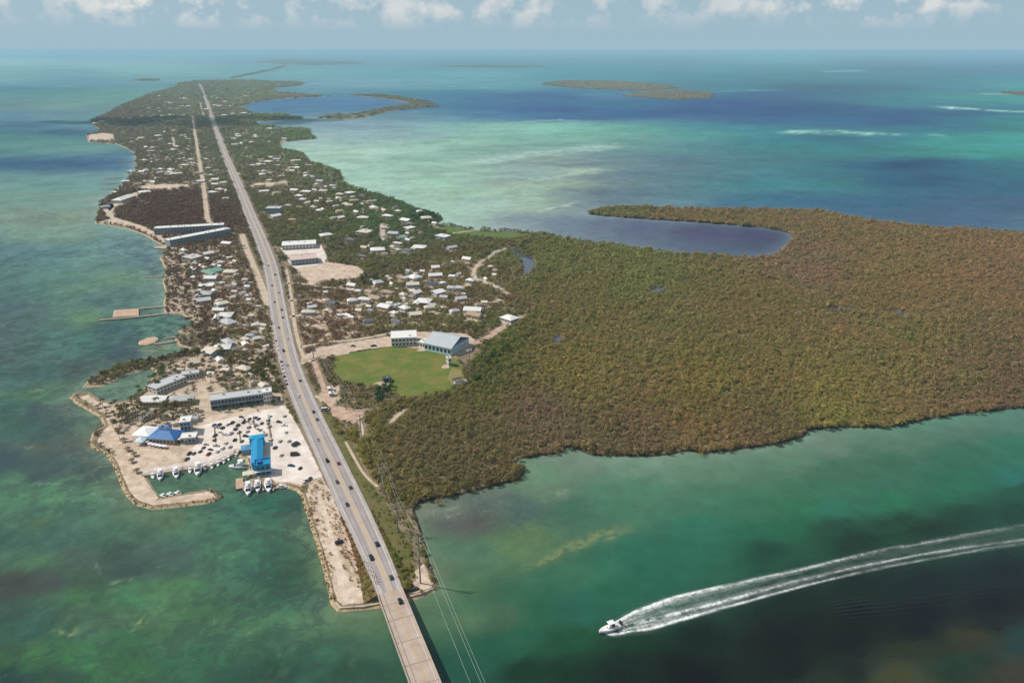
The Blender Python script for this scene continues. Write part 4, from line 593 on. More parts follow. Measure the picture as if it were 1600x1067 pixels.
# the far end of the road: pavement widening at the junction by the marina is part of the car park sheet
# ---------------------------------------------------------------- docks and jetties on the west shore
m_dock = mat('dock_wood', '#a8988a', c2='#8a7a6c', nscale=.4)
m_coral = mat('pier_fill', '#c2a488', c2='#a98f78', nscale=.25)
def jetty(label, P, w, z=1.1, m=None, piles=True):
    pts = catmull([G(x, y, z) for x, y in P], 4); o = thing('jetty', label, 'jetty', pts[0])
    L = [p - pts[0] for p in pts]; ribbon('deck', L, -w / 2, w / 2, 0, m or m_dock, .35, o)
    acc = 99
    for i in range(len(L) - 1):
        acc += (L[i + 1] - L[i]).length
        if acc > 12 and piles:
            acc = 0; s = side_of(L, i)
            for t in (-w / 2 + .2, w / 2 - .2):
                c = MB().cyl(0, 0, -2.6, .7, .22, .2, 6).build('pile', m_dock, o); c.location = L[i] + s * t
    return o
jetty('northern arm of the long pier leading to the tan platform', [(262,478.5),(240,480),(216,482)], 4)
jetty('southern arm of the long pier reaching past the tan platform', [(264,489),(230,493),(190,497),(155,499.5)], 4)
o = thing('pier_platform', 'tan sand-filled platform at the end of the long pier', 'platform', G(197, 494, 0))
c = [G(x, y, 1.6) - G(197, 494, 0) for x, y in ((176, 495.5), (217, 493), (217, 482), (178, 484.5))]
MB().prism([(q.x, q.y) for q in c], -2, 1.5).build('retaining_wall', m_wallc, o)
c2 = [(q.x * .94 + .4, q.y * .9 + 1) for q in c]; MB().prism(c2, 1.4, 1.75).build('fill', m_coral, o)
jetty('narrow jetty ending at the small round mole', [(280,531),(262,535),(240,537)], 3)
jetty('narrow jetty above the small mole by the dark mangroves', [(285,526),(268,527),(255,529)], 2.4)
o = thing('mole', 'small round tan mole at the end of the narrow jetty', 'mole', G(232, 534, 0))
MB().prism([(9 * math.cos(a) * random.uniform(.9, 1.15), 13 * math.sin(a) * random.uniform(.9, 1.1)) for a in [i * math.pi / 8 for i in range(16)]], -2, 1.0).build('retaining_wall', m_wallc, o)
MB().prism([(7.6 * math.cos(a), 11 * math.sin(a)) for a in [i * math.pi / 8 for i in range(16)]], .9, 1.3).build('fill', m_coral, o)
jetty('faint jetty off the sandy bank below the hotel', [(255,432),(240,432.5),(225,432)], 3)
for lab, P in (('dark long jetty in the shaded bay north of the docks', [(215,250),(198,252),(182,253)]), ('uppermost canal pier beside the sandy clearing', [(190,277),(176,278),(162,278)]), ('middle canal pier beside the sandy clearing', [(186,286),(172,287),(160,287)]), ('lowest canal pier beside the sandy clearing', [(180,294),(170,295),(158,295)])):
    jetty(lab, P, 6, 1.2)
jetty('boardwalk along the marina quay behind the moored boats', [(226,741),(270,733.5),(330,725.5),(364,707)], 3.2, 1.5, m_conc, False)
jetty('square sandy landing beside the three big boats', [(374,763),(374,747)], 5, 1.2, m_coral)
jetty('pale dock on the right of the three big boats', [(428,761),(438,759),(447,756)], 3.5, 1.3, m_conc)
for k, x in enumerate((381, 395.5, 411.5, 427)):
    jetty(['first', 'second', 'third', 'fourth'][k] + ' short finger dock from the left at the three big boats', [(x, 752), (x, 766)], 1.3, 1.1)

# ---------------------------------------------------------------- power line on tall poles east of the road
m_pole = mat('pole_steel', '#9a948c', c2='#86807a', nscale=1.)
m_wire = mat('wire', '#b4bcb2', rough=.4)
def pole(p, h, label, az):
    o = thing('power_pole', label, 'pole', p, az, 'tall poles of the power line')
    MB().cyl(0, 0, -1, h, .55, .3, 8).build('shaft', m_pole, o)
    for z in (h - 1.2, h - 4.2, h - 7.2):
        MB().box(-3.4, 3.4, -.16, .16, z - .16, z + .16).build('crossarm', m_pole, o)
        for x in (-3.2, 3.2): MB().cyl(x, 0, z + .17, z + .9, .16, .1, 6).build('insulator', m_pole, o)
    return o
P0 = G(657, 911, LAND); tgt = G(742, 1067, 26.0)
dirw = (Vector((tgt.x, tgt.y, 0)) - Vector((P0.x, P0.y, 0))).normalized()
PN = Vector((P0.x, P0.y, 0)) + dirw * 210; PN.z = -1
poles = [(PN, 34, 'power pole standing in the channel before the island tip'), (P0, 34, 'tall power pole at the eastern island tip beside the bridge')]
for k, (x, y) in enumerate(((622, 832), (600, 768), (565, 688), (541, 640), (512, 596), (490, 560), (478, 520), (470, 488), (464, 455))):
    poles.append((G(x, y, LAND), 24, 'tall power pole east of the highway, %s pole inland from the island tip' % ORD[k]))
for k, (p, h, lab) in enumerate(poles):
    q = poles[max(k - 1, 0)][0]; r = poles[min(k + 1, len(poles) - 1)][0]; dd = r - q
    pole(p, h, lab, math.atan2(dd.y, dd.x) - math.pi / 2)
for k in range(len(poles) - 1):
    a, ha, _ = poles[k]; b, hb, _ = poles[k + 1]; dd = (b - a); dd.z = 0; s = Vector((dd.y, -dd.x, 0)).normalized()
    if k > 5: continue
    for j, (t, dz) in enumerate(((-3.2, -.4), (3.2, -.4), (3.2, -6.4))):
        A = a + s * t + Vector((0, 0, ha + dz)); B = b + s * t + Vector((0, 0, hb + dz))
        pts = [A.lerp(B, u / 16) - Vector((0, 0, 4 * 3.0 * (u / 16) * (1 - u / 16))) for u in range(17)]
        w = MB().tube(pts, .055 if k == 0 else .04, 4).build('power_wire', m_wire)
        tag(w, ('%s pale wire crossing the channel beside the bridge' % ['left', 'right', 'lower right'][j]) if k == 0 else '%s wire of the power line, %s span inland from the island tip' % (['left', 'right', 'lower right'][j], ORD[k - 1]), 'wire', 'wires of the power line')

# ---------------------------------------------------------------- houses
ROOFS = {'white': mat('roof_white', '#dedcd7', noise=.1, nscale=.4), 'pale grey': mat('roof_grey', '#b9babb', noise=.12, nscale=.4), 'cream': mat('roof_cream', '#d2c8b6', noise=.12, nscale=.4), 'tan': mat('roof_tan', '#a8937c', noise=.15, nscale=.4), 'dark grey': mat('roof_dark', '#6e6d70', noise=.15, nscale=.4), 'green': mat('roof_green', '#6f9a86', noise=.12, nscale=.4)}
WALLS = [mat('wall_white', '#d6d1c8', noise=.1, nscale=.5), mat('wall_cream', '#cbbd9f', noise=.1, nscale=.5), mat('wall_pink', '#c9ab9b', noise=.1, nscale=.5), mat('wall_blue', '#a9b8c2', noise=.1, nscale=.5)]
m_glass = mat('window_glass', '#2b343a', rough=.15, spec=.6); m_door = mat('door_paint', '#5b4a3c'); m_white2 = mat('white_paint', '#e2e0dc', noise=.06, nscale=.5); m_trim = mat('trim', '#c8c4bc')
HM = {}
def house_meshes(t):
    if t in HM: return HM[t]
    W, D, H = 7.0, 5.2, 3.4
    w = MB().box(-W, W, -D, D, -.5, H); r = MB()
    if t == 'gable':
        r.gable(-W - .6, W + .6, -D - .6, D + .6, H + .2, 2.3); w.add([(-W, -D, H), (-W, D, H), (-W, 0, H + 2.0), (W, -D, H), (W, D, H), (W, 0, H + 2.0)], [(0, 2, 1), (3, 4, 5)])
    elif t == 'hip': r.hip(-W - .6, W + .6, -D - .6, D + .6, H + .2, 2.3)
    elif t == 'winged':
        w.box(-W, -W + 5, -D - 5, -D - .01, -.5, H - .01); r.hip(-W - .6, W + .6, -D - .6, D + .6, H + .2, 2.3); r.gable(-W - .5, -W + 5.5, -D - 5.6, 0, H + .15, 1.6, 'y')
    else:
        r.box(-W - .4, W + .4, -D - .4, D + .4, H + .01, H + .35); r.box(-W - .4, W + .4, -D - .4, -D - .1, H + .36, H + .7); r.box(-1.5, .6, 0, 2, H + .36, H + 1.3)
    win = MB().box(-.8, .8, -.06, .06, -.6, .6); dr = MB().box(-.5, .5, -.06, .06, 0, 2.1)
    HM[t] = (w.mesh('wall'), r.mesh('roof'), win.mesh('window'), dr.mesh('door')); return HM[t]
m_w0 = WALLS[0]; HOUSES = []
def house(px, py, label, group, t='gable', roof='white', wall=0, rz=0.0, s=1.0, sy=1.0, sz=1.0, detail=True, cat='house', name='house'):
    base = G(px, py, LAND + 3.5); base.z = LAND
    o = thing(name, label, cat, base, rz, group, (s, s * sy, sz)); me = house_meshes(t)
    def part(n, m, mt, loc=(0, 0, 0), rot=0):
        c = put(n, m, m_w0, o); c.location = loc; c.rotation_euler.z = rot; repaint(c, mt); return c
    part('wall', me[0], WALLS[wall]); part('roof', me[1], ROOFS[roof])
    if detail:
        y = -5.22
        part('door', me[3], m_door, (.6, y, .05))
        for x in (3.0, 5.4): part('window', me[2], m_glass, (x, y, 1.9))
        if t != 'winged': part('window', me[2], m_glass, (-3.4, y, 1.9))
        for x in (-7.02, 7.02): part('window', me[2], m_glass, (x, 1.2, 1.9), math.pi / 2)
    HOUSES.append((base.x, base.y, 9.5 * s)); return o
ROWS = [
 ('in the roof row nearest the ball field', [(482,487),(517,474),(575,500),(619,502,'dark grey'),(649,490),(710,485),(739,484,'white',1.25),(742,492,'tan'),(796,496,'white',1.15)]),
 ('in the middle row behind the ball field', [(487,479),(550,470),(569,468),(587,465),(602,478,'white',1.25),(632,480,'white',1.15),(662,470,'white',1.3),(671,480,'cream'),(720,465,'pale grey')]),
 ('in the third row behind the ball field', [(581,454),(605,455,'tan'),(630,460,'cream'),(650,457),(684,455),(710,450,'pale grey',1.2),(550,446)]),
 ('in the scattered row below the creek', [(590,441,'pale grey'),(645,444,'cream',1.1),(647,433,'white',1.1),(676,442),(735,438,'white',1.1),(680,430,'white',1.3),(628,434,'tan')]),
 ('in the upper row nearest the creek', [(680,417,'white'),(730,405,'white',1.2),(775,394,'cream',1.1),(706,386,'pale grey')]),
 ('in the row behind the white-roofed plaza', [(509,367,'white',1.5),(547,374),(565,399),(569,387,'cream'),(590,390,'white',1.4),(621,379,'white',1.1),(637,391,'dark grey',1.2),(655,385,'white',1.3),(692,369,'white',1.6)]),
 ('in the shaded row near the bay shore', [(567,340,'white',1.3),(570,362,'cream',1.4),(605,337,'white',1.4),(615,365,'pale grey',1.3),(630,371,'green',1.2),(635,344,'white',1.4),(640,355,'white',1.2),(666,340,'cream'),(655,330,'white')]),
 ('in the cluster between woods and bay', [(450,321),(467,324),(480,317),(495,315),(505,327),(515,315),(525,322),(531,329),(540,318,'cream'),(557,331),(565,339),(579,315),(584,324),(617,324),(622,329),(600,328,'cream'),(490,324)]),
 ('along the upper bay shore', [(462,251,'white',1.6),(412,257),(455,262,'cream'),(480,275),(500,283,'pale grey'),(520,290,'white',1.3),(480,299,'white',1.2),(547,301,'white',1.3),(432,301),(505,298),(440,275,'cream'),(565,306)]),
 ('between the old road and the highway', [(322,231),(324,240),(322,249,'cream'),(326,262,'pale grey'),(338,266),(337,280,'white',1.2),(336,288,'white',1.3),(332,300,'white',1.2),(352,309,'white',1.2),(344,296,'cream'),(330,273,'pale grey'),(348,285),(354,298,'pale grey')]),
 ('in the woods left of the old road', [(247,212,'white',1.6),(235,236,'white',1.5),(220,216,'cream',1.4),(207,216,'pale grey',1.3),(267,265,'white',1.4),(275,271,'cream',1.8),(248,250,'tan'),(225,250,'white'),(290,215,'cream'),(265,225),(284,240,'tan'),(245,278,'cream'),(222,268,'white',1.2)]),
 ('in the row beyond the cloud shadow', [(220,181,'cream',1.6),(238,180,'white',1.6),(252,181,'white',1.6),(268,180,'cream',1.6),(285,181,'white',1.6),(350,180,'white',2.0),(365,178,'white',2.4),(381,177,'white',2.6),(392,179,'cream',1.8),(205,184,'pale grey',1.6)]),
 ('in the farthest rows along the highway', [(287,154,'white',2.4),(303,154,'cream',2.2),(352,159,'white',2.6),(342,166,'cream',2.4),(362,166,'white',2.2),(262,160,'pale grey',2.2),(250,150,'pale grey',2.2),(330,152,'white',2.2),(340,142,'cream',2.4),(295,166,'white',2.0)]),
 ('around the far peninsula east of the highway', [(422,201,'white',1.8),(431,201,'white',1.8),(445,217,'pale grey',1.6),(367,217,'white',1.6),(372,210,'cream',1.6),(366,226,'pale grey',1.5),(407,257,'cream',1.5),(395,258),(420,222,'tan',1.5),(400,212,'pale grey',1.5)]),
 ('in the palm strip below the hotel', [(287,391,'white',1.0),(300,401,'pale grey',1.8),(325,396,'white',1.1),(355,379,'white',1.3),(302,420,'white',1.1),(332,423,'green',1.6),(360,424,'cream',1.1),(330,434,'white',1.0)]),
 ('in the middle of the palm strip', [(322,446,'white',1.7),(320,459,'pale grey',1.4),(315,468,'pale grey',1.2),(347,473,'cream'),(342,483,'white',1.0),(350,493,'white',1.5),(355,503,'pale grey',1.3)]),
 ('in the palm strip above the resort', [(356,533,'pale grey',1.2),(347,542,'white',1.1),(331,548,'cream',.9),(381,575,'cream',1.0),(300,566,'cream',.9)]),
 ('at the docks on the west shore', [(165,323,'white',1.4),(180,300,'cream',1.1),(196,283,'white',1.1),(205,268,'pale grey',1.1),(226,300,'white',1.3),(215,287,'tan',1.1),(150,193,'white',1.8),(160,190,'pale grey',1.8)]),
]
rnd = random.Random(11); r2 = random.Random(23)
for ph, poly, n in (('in the woods beside the sand fill', [(190,205),(300,200),(306,260),(220,250)], 14), ('between sand clearing and hotel strip', [(225,262),(312,262),(316,288),(225,286)], 10), ('on the far slope east of the highway', [(368,205),(440,225),(470,245),(520,275),(420,290),(392,270)], 18), ('in the green woods above the plaza', [(405,295),(470,290),(560,310),(600,330),(520,345),(430,345)], 16), ('in the far town past the shadow', [(200,178),(300,150),(330,178)], 14), ('in the far town right of the highway', [(335,178),(325,140),(390,145),(380,175)], 10)):
    L = []
    while len(L) < n:
        x, y = r2.uniform(190, 610), r2.uniform(140, 350)
        if inpoly(np.array([x]), np.array([y]), poly)[0] and all(abs(x - a[0]) + 2 * abs(y - a[1]) > 9 for a in L): L.append((x, y, r2.choice(['white', 'white', 'white', 'cream', 'pale grey', 'tan']), r2.uniform(.9, 1.3) * (1 + max(0, 230 - y) / 120)))
    ROWS.append((ph, L))
for phrase, L in ROWS:
    L = sorted(L, key=lambda e: e[0])
    for k, e in enumerate(L):
        px, py = e[0], e[1]; rf = e[2] if len(e) > 2 else rnd.choice(['white', 'white', 'pale grey', 'cream', 'tan', 'dark grey']); s = e[3] if len(e) > 3 else rnd.uniform(.8, 1.1)
        t = rnd.choice(['gable', 'gable', 'hip', 'hip', 'winged', 'flat'])
        house(px, py, '%s %s house, %s from left %s' % (rf, t + '-roofed' if t != 'winged' else 'winged', ORD[k], phrase), 'houses ' + phrase, t, rf, rnd.randrange(4), rnd.uniform(-.9, .9), s * rnd.uniform(.78, 1.25), rnd.uniform(.6, 1.25), rnd.uniform(.9, 1.3), py > 330)

CABINS = [('among trees left of the creek', [(690,408),(770,408),(800,450),(790,480),(700,470)], 14), ('in the middle of the neighbourhood', [(600,425),(690,412),(700,480),(610,490)], 18), ('on the highway side of the neighbourhood', [(480,450),(590,440),(600,492),(480,500)], 14), ('in the shade near the bay lawn', [(560,330),(680,335),(690,365),(600,400),(550,385)], 18), ('in the upper palm strip', [(275,392),(370,385),(390,430),(290,430)], 16), ('in the central palm strip', [(285,432),(392,432),(405,480),(320,485)], 18), ('in the lower palm strip', [(325,488),(410,485),(425,552),(335,552)], 16), ('in the resort grove', [(262,572),(330,556),(405,560),(425,600),(330,606),(290,596)], 12), ('behind the blue-roofed restaurant', [(190,660),(186,645),(216,642),(300,645),(318,655),(276,662)], 7), ('on the bay slope', [(470,285),(520,285),(600,318),(560,330),(480,312)], 16), ('west of the old road', [(225,240),(300,225),(308,258),(230,262)], 14)]
rc = random.Random(77)
for ph, poly, n in CABINS:
    L = []; tries = 0
    while len(L) < n and tries < 4000:
        tries += 1; x, y = rc.uniform(185, 800), rc.uniform(220, 665)
        if not inpoly(np.array([x]), np.array([y]), poly)[0]: continue
        q = G(x, y, LAND + 3)
        if any((q.x - a) ** 2 + (q.y - b) ** 2 < (r_ * .9 + 5) ** 2 for a, b, r_ in HOUSES): continue
        if min(abs(p.x - q.x) + abs(p.y - q.y) for p in ROAD) < 22: continue
        L.append((x, y)); HOUSES.append((q.x, q.y, 4.0))
    for k, (x, y) in enumerate(sorted(L)):
        rf = rc.choice(['white', 'white', 'white', 'pale grey', 'cream', 'tan']); t = rc.choice(['gable', 'hip', 'flat', 'gable'])
        house(x, y, 'small %s %s-roofed cabin, %s from left %s' % (rf, t, ORD[k], ph), 'cabins ' + ph, t, rf, rc.randrange(4), rc.uniform(-1, 1), rc.uniform(.38, .72), rc.uniform(.7, 1.2), rc.uniform(.75, .95), False, 'cabin', 'cabin')

# ---------------------------------------------------------------- larger buildings
def block(name, label, cat, pa, pb, depth, h, roofm, wallm, storeys=2, bays=8, rooft='flat', eave=.5, z0=LAND, gallery=False, parapet=True):
    """long building whose front foot runs from pixel pa to pixel pb, reaching back from there"""
    A = G(*pa, z0); B = G(*pb, z0); dv = B - A; W = dv.length; a = math.atan2(dv.y, dv.x)
    o = thing(name, label, cat, A, a)
    MB().box(0, W, 0, depth, -.6, h).build('wall', wallm, o)
    r = MB()
    if rooft == 'flat':
        r.box(-eave, W + eave, -eave, depth + eave, h + .01, h + .4)
        if parapet:
            r.box(-eave, W + eave, -eave, -eave + .3, h + .41, h + .9); r.box(-eave, W + eave, depth + eave - .3, depth + eave, h + .41, h + .9)
    elif rooft == 'hip': r.hip(-eave, W + eave, -eave, depth + eave, h + .27, min(W, depth) * .2)
    elif rooft == 'gabley': r.gable(-eave, W + eave, -eave, depth + eave, h + .3, W * .18, 'y')
    else: r.gable(-eave, W + eave, -eave, depth + eave, h + .3, depth * .2)
    ro = r.build('roof', roofm, o)
    if rooft == 'flat':
        rr = random.Random(int(pa[0]))
        for _ in range(max(1, int(W / 14))):
            x = rr.uniform(2, W - 4); y = rr.uniform(1.5, depth - 3)
            MB().box(x, x + 1.8, y, y + 1.5, h + .42, h + 1.5).build('air_conditioner', mat('unit_grey', '#a5a6a6'), ro)
    bw = W / bays; fh = h / storeys; wm = MB().box(-bw * .3, bw * .3, -.06, .06, -fh * .22, fh * .22).mesh('window')
    for s_ in range(storeys):
        for b in range(bays):
            w = put('window', wm, m_glass, o); w.location = (bw * (b + .5), -.04, fh * (s_ + .52))
    for s_ in range(storeys):
        nb = max(2, int(depth / 5)); 
        for b in range(nb):
            for x in (-.04, W + .04):
                w = put('window', SIDEWIN, m_glass, o); w.location = (x, depth * (b + .5) / nb, fh * (s_ + .52)); w.rotation_euler.z = math.pi / 2
    if gallery:
        for s_ in range(storeys):
            MB().box(0, W, -1.8, -.1, fh * s_ - .15 + (.2 if s_ == 0 else 0), fh * s_ + .08 + (.2 if s_ == 0 else 0)).build('balcony', m_white2, o)
        for b in range(bays + 1):
            MB().box(bw * b - .15, bw * b + .15, -1.8, -.1, 0, h).build('divider', wallm, o)
    HOUSES.append((A.x + dv.x / 2 - math.sin(a) * depth / 2, A.y + dv.y / 2 + math.cos(a) * depth / 2, max(depth, 14) * .7))
    n = int(W / 12)
    for i in range(n + 1):
        p = A.lerp(B, i / max(n, 1)); HOUSES.append((p.x - math.sin(a) * depth / 2, p.y + math.cos(a) * depth / 2, depth * .6 + 2))
    return o
SIDEWIN = MB().box(-.9, .9, -.06, .06, -.6, .6).mesh('window')
RW, RG, RC = ROOFS['white'], ROOFS['pale grey'], ROOFS['cream']; RGm = mat('metal_roof', '#b3babd', rough=.45, noise=.1, nscale=.3)
m_shade = mat('wall_shade_bluegrey', '#9aa6ad', noise=.1, nscale=.4)  # darker blue-grey wall colour, shade of the fronts painted in
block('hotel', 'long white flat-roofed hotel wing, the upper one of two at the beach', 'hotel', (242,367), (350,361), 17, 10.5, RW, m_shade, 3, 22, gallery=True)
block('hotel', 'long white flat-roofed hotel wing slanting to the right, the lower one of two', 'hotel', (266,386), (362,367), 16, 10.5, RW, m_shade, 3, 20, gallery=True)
block('shopping_plaza', 'white flat-roofed plaza building right of the highway', 'building', (441,391), (494,388), 28, 7, RW, WALLS[0], 2, 10)
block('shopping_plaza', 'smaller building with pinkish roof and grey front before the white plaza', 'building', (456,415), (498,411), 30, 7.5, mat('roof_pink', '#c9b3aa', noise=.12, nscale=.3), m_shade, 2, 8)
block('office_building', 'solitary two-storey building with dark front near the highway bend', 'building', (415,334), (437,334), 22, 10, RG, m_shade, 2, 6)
block('community_hall', 'white flat-roofed hall with long dark windows above the ball field', 'hall', (612,541.5), (651,539.5), 22, 9, RW, WALLS[0], 2, 7)
g = block('gymnasium', 'large gymnasium with grey metal roof and pale blue front beside the ball field', 'gymnasium', (663,547), (705,556), 36, 8, RGm, mat('wall_paleblue', '#bfd3dc', noise=.06), 1, 7, 'gable', .8)
block('gym_annex', 'low white annex between the hall and the gymnasium', 'building', (652,541), (664,544), 12, 5, RW, WALLS[0], 1, 3)
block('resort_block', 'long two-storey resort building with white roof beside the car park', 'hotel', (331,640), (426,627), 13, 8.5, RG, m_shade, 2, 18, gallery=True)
block('stair_tower', 'square stair tower with white roof at the highway end of the resort building', 'tower', (413,632), (426,630), 9, 11.5, RW, WALLS[0], 3, 3)
block('resort_block', 'slanting resort building with pale grey roof near the lagoon', 'hotel', (246,617), (292,598), 14, 6, RG, WALLS[0], 2, 9)
block('resort_block', 'low white resort building among the palms behind the restaurant', 'hotel', (219,636), (258,636), 13, 5, RW, WALLS[0], 1, 8, 'gable')
block('resort_block', 'low pale resort building right of the white one behind the restaurant', 'hotel', (261,637), (303,632), 12, 5, RG, WALLS[1], 1, 8, 'hip')
block('resort_block', 'small grey-roofed resort building at the top of the lagoon grove', 'hotel', (286,594), (312,590), 10, 5, RG, WALLS[0], 1, 5)
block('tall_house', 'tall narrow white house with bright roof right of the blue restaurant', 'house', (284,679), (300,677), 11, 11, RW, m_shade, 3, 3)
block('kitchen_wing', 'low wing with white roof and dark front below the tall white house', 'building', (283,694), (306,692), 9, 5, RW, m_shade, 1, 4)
block('shore_house', 'wide white house beside the shore clearing on the west point', 'house', (190,318), (213,310), 22, 6, RW, WALLS[0], 1, 6, 'hip')
block('storage_shed', 'small white shed at the right corner of the ball field', 'shed', (701,572), (706,571), 6, 8, RW, WALLS[0], 2, 1)
block('trailer', 'white trailer at the left edge of the ball field', 'trailer', (513,612), (520,611), 4, 3.2, RW, WALLS[0], 1, 2, parapet=False)
block('trailer', 'second white trailer below the first at the dirt path', 'trailer', (515,620), (522,619), 4, 3.2, RW, WALLS[0], 1, 2, parapet=False)
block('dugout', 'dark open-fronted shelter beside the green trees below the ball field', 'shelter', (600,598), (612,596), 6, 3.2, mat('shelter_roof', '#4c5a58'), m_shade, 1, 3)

# restaurant with the blue roof
m_blue = mat('blue_roof', '#2c6aa6', noise=.15, nscale=.3, rough=.5); m_turq = mat('turquoise', '#1f9cc4', noise=.08, nscale=.3, rough=.45); m_turq2 = mat('turquoise_roof', '#1287b8', noise=.1, nscale=.3, rough=.4); m_canvas = mat('canvas', '#e4e6e6', noise=.05)
A = G(233, 692, LAND); o = thing('restaurant', 'waterfront restaurant with deep blue roof and white awnings by the marina', 'restaurant', A, R(-7))
MB().box(0, 22, 0, 15, -.5, 4.5).build('wall', WALLS[1], o); r = MB().hip(-1.2, 23.2, -1.2, 16.2, 4.8, 3.4).build('roof', m_blue, o)
MB().box(8, 12, 12, 15.5, 4, 8.6).build('lantern_wall', WALLS[0], o); MB().hip(7.4, 12.6, 11.4, 16.1, 8.9, 1.8).build('lantern_roof', m_blue, o)
MB().box(2, 5, 13, 15.8, 4, 7.5).build('lantern_wall', WALLS[0], o); MB().hip(1.5, 5.5, 12.5, 16.3, 7.8, 1.5).build('lantern_roof', m_blue, o)
MB().hip(-17, -1.5, 3, 20, 4.2, 2.6).build('awning', m_canvas, o); MB().hip(-9, -1.3, -6, 2.5, 3.7, 1.8).build('awning', mat('canvas_blue', '#c3d3dc'), o)
for x in (-16.3, -9.3, -2.2):
    for y in (3.8, 19.2): MB().cyl(x, y, -.5, 4.1, .15, .15, 6).build('awning_post', m_white2, o)
for x in (-8.5, -1.9): MB().cyl(x, -5.5, -.5, 3.6, .15, .15, 6).build('awning_post', m_white2, o)
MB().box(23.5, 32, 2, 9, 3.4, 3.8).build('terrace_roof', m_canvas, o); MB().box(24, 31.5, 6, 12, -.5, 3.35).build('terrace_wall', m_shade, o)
for k in range(7): w = MB().box(-1, 1, -.06, .06, -.9, .9).build('window', m_glass, o); w.location = (2 + 3 * k, -.04, 2.2)
MB().box(-4, 24, -8, -1.4, -.3, .25).build('terrace', mat('terracotta', '#c2a594', noise=.2, nscale=.5), o)
HOUSES.append((A.x + 11, A.y + 7, 20)); HOUSES.append((A.x - 8, A.y + 10, 14))
pm = MB().add([(0, 0, 2.9)] + [(2.0 * math.cos(i * math.pi / 4), 2.0 * math.sin(i * math.pi / 4), 2.25) for i in range(8)], [(0, 1 + i, 1 + (i + 1) % 8) for i in range(8)] + [(8, 7, 6, 5, 4, 3, 2, 1)]).mesh('canopy'); ps = MB().cyl(0, 0, 0, 2.4, .05, .05, 6).mesh('pole')
for k, (x, y) in enumerate(((217, 690), (223, 691.5), (229, 693.5), (235, 696), (241, 697.5), (247, 698.5), (252, 699.5), (258, 700))):
    u = thing('parasol', 'pale parasol before the blue-roofed restaurant, %s from the left' % ORD[k], 'parasol', G(x, y, LAND + .1), 0, 'parasols of the restaurant terrace')
    put('canopy', pm, m_canvas, u); put('pole', ps, m_trim, u)

# turquoise marina shop: long shed and cross block
A = G(397, 744, LAND); o = thing('marina_shop', 'long turquoise shed with square blue-walled block at the marina quay', 'building', A, R(17.5))
MB().box(-1.2, 6.8, 9, 46, -.5, 6.0).build('shed_wall', m_turq, o); MB().gable(-1.8, 7.4, 8.6, 46.6, 6.2, 1.5, 'y').build('shed_roof', m_turq2, o)
MB().box(-3.2, 8, 47, 53, -.5, 7).build('gate_wall', m_turq, o); MB().hip(-3.7, 8.5, 46.7, 53.6, 7.3, 1.2).build('gate_roof', m_turq, o)
MB().box(-9.5, -3.0, 36, 44, -.5, 3.9).build('side_wall', m_shade, o); MB().hip(-10, -2.4, 35.5, 44.5, 4.2, 1).build('side_roof', mat('roof_steel_blue', '#4f8fb0', noise=.1), o)
MB().box(1.5, 12.5, -.5, 8.4, -.5, 8.2).build('block_wall', m_turq, o)
r = MB().box(1.2, 12.8, -.8, 8.7, 8.25, 8.6); 
for (a, b, c, e2) in ((1.2, 12.8, -.8, -.4), (1.2, 12.8, 8.3, 8.7), (1.2, 1.6, -.39, 8.29), (12.4, 12.8, -.39, 8.29)): r.box(a, b, c, e2, 8.61, 9.5)
r.build('block_roof', m_turq2, o); MB().box(3.2, 6.4, 2, 6.5, 8.62, 10.2).build('stair_head', mat('stair_blue', '#205a94'), o)
MB().box(.9, 13.1, -2.4, -.52, 4.0, 4.3).build('canopy', m_white2, o)
for k in range(3): w = MB().box(-1.2, 1.2, -.06, .06, -1, 1).build('window', m_glass, o); w.location = (3.6 + 3.4 * k, -.54, 6.2); w = MB().box(-1.2, 1.2, -.06, .06, -1.2, 1.2).build('window', m_glass, o); w.location = (3.6 + 3.4 * k, -.54, 2.0)
for k in range(8):
    w = MB().box(-.06, .06, -1, 1, -.8, .8).build('window', m_glass, o); w.location = (6.84, 12 + 4.2 * k, 3.2)
MB().box(-8, 0, -1.5, 4.5, 2.6, 2.95).build('fuel_canopy', RC, o)
for x in (-7.6, -.4):
    for y in (-1.1, 4.1): MB().cyl(x, y, -.5, 2.6, .15, .15, 6).build('canopy_post', m_white2, o)
HOUSES.append((A.x + 4, A.y + 20, 28))

# ball field: light tower, scoreboard, backstop
o = thing('light_tower', 'tall floodlight tower at the right edge of the ball field', 'light tower', G(734, 590, LAND), R(30))
MB().cyl(0, 0, -.5, 30, .5, .25, 8).build('mast', m_pole, o); MB().box(-2.6, 2.6, -.15, .15, 28.4, 28.7).build('crossarm', m_pole, o); MB().box(-2.6, 2.6, -.15, .15, 29.6, 29.9).build('crossarm', m_pole, o)
for x in (-2.2, -.8, .8, 2.2):
    for z in (28.2, 29.4): MB().box(x - .4, x + .4, -.75, -.17, z, z + .7).build('floodlight', m_white2, o)
o = thing('bleacher', 'white bleacher with dark shade roof beside the light tower', 'bleacher', G(722, 600, LAND), R(28))
for k in range(5): MB().box(-7, 7, k * .9, k * .9 + .8, -.3, .5 + k * .45).build('tier', m_white2, o)
MB().box(-7.4, 2, 3.0, 7.2, 4.3, 4.5).build('shade_roof', mat('shade_cloth', '#3b4140'), o)
for x in (-7, 1.6):
    for y in (4.6, 7): MB().cyl(x, y, -.4, 4.3, .12, .12, 6).build('roof_post', m_pole, o)

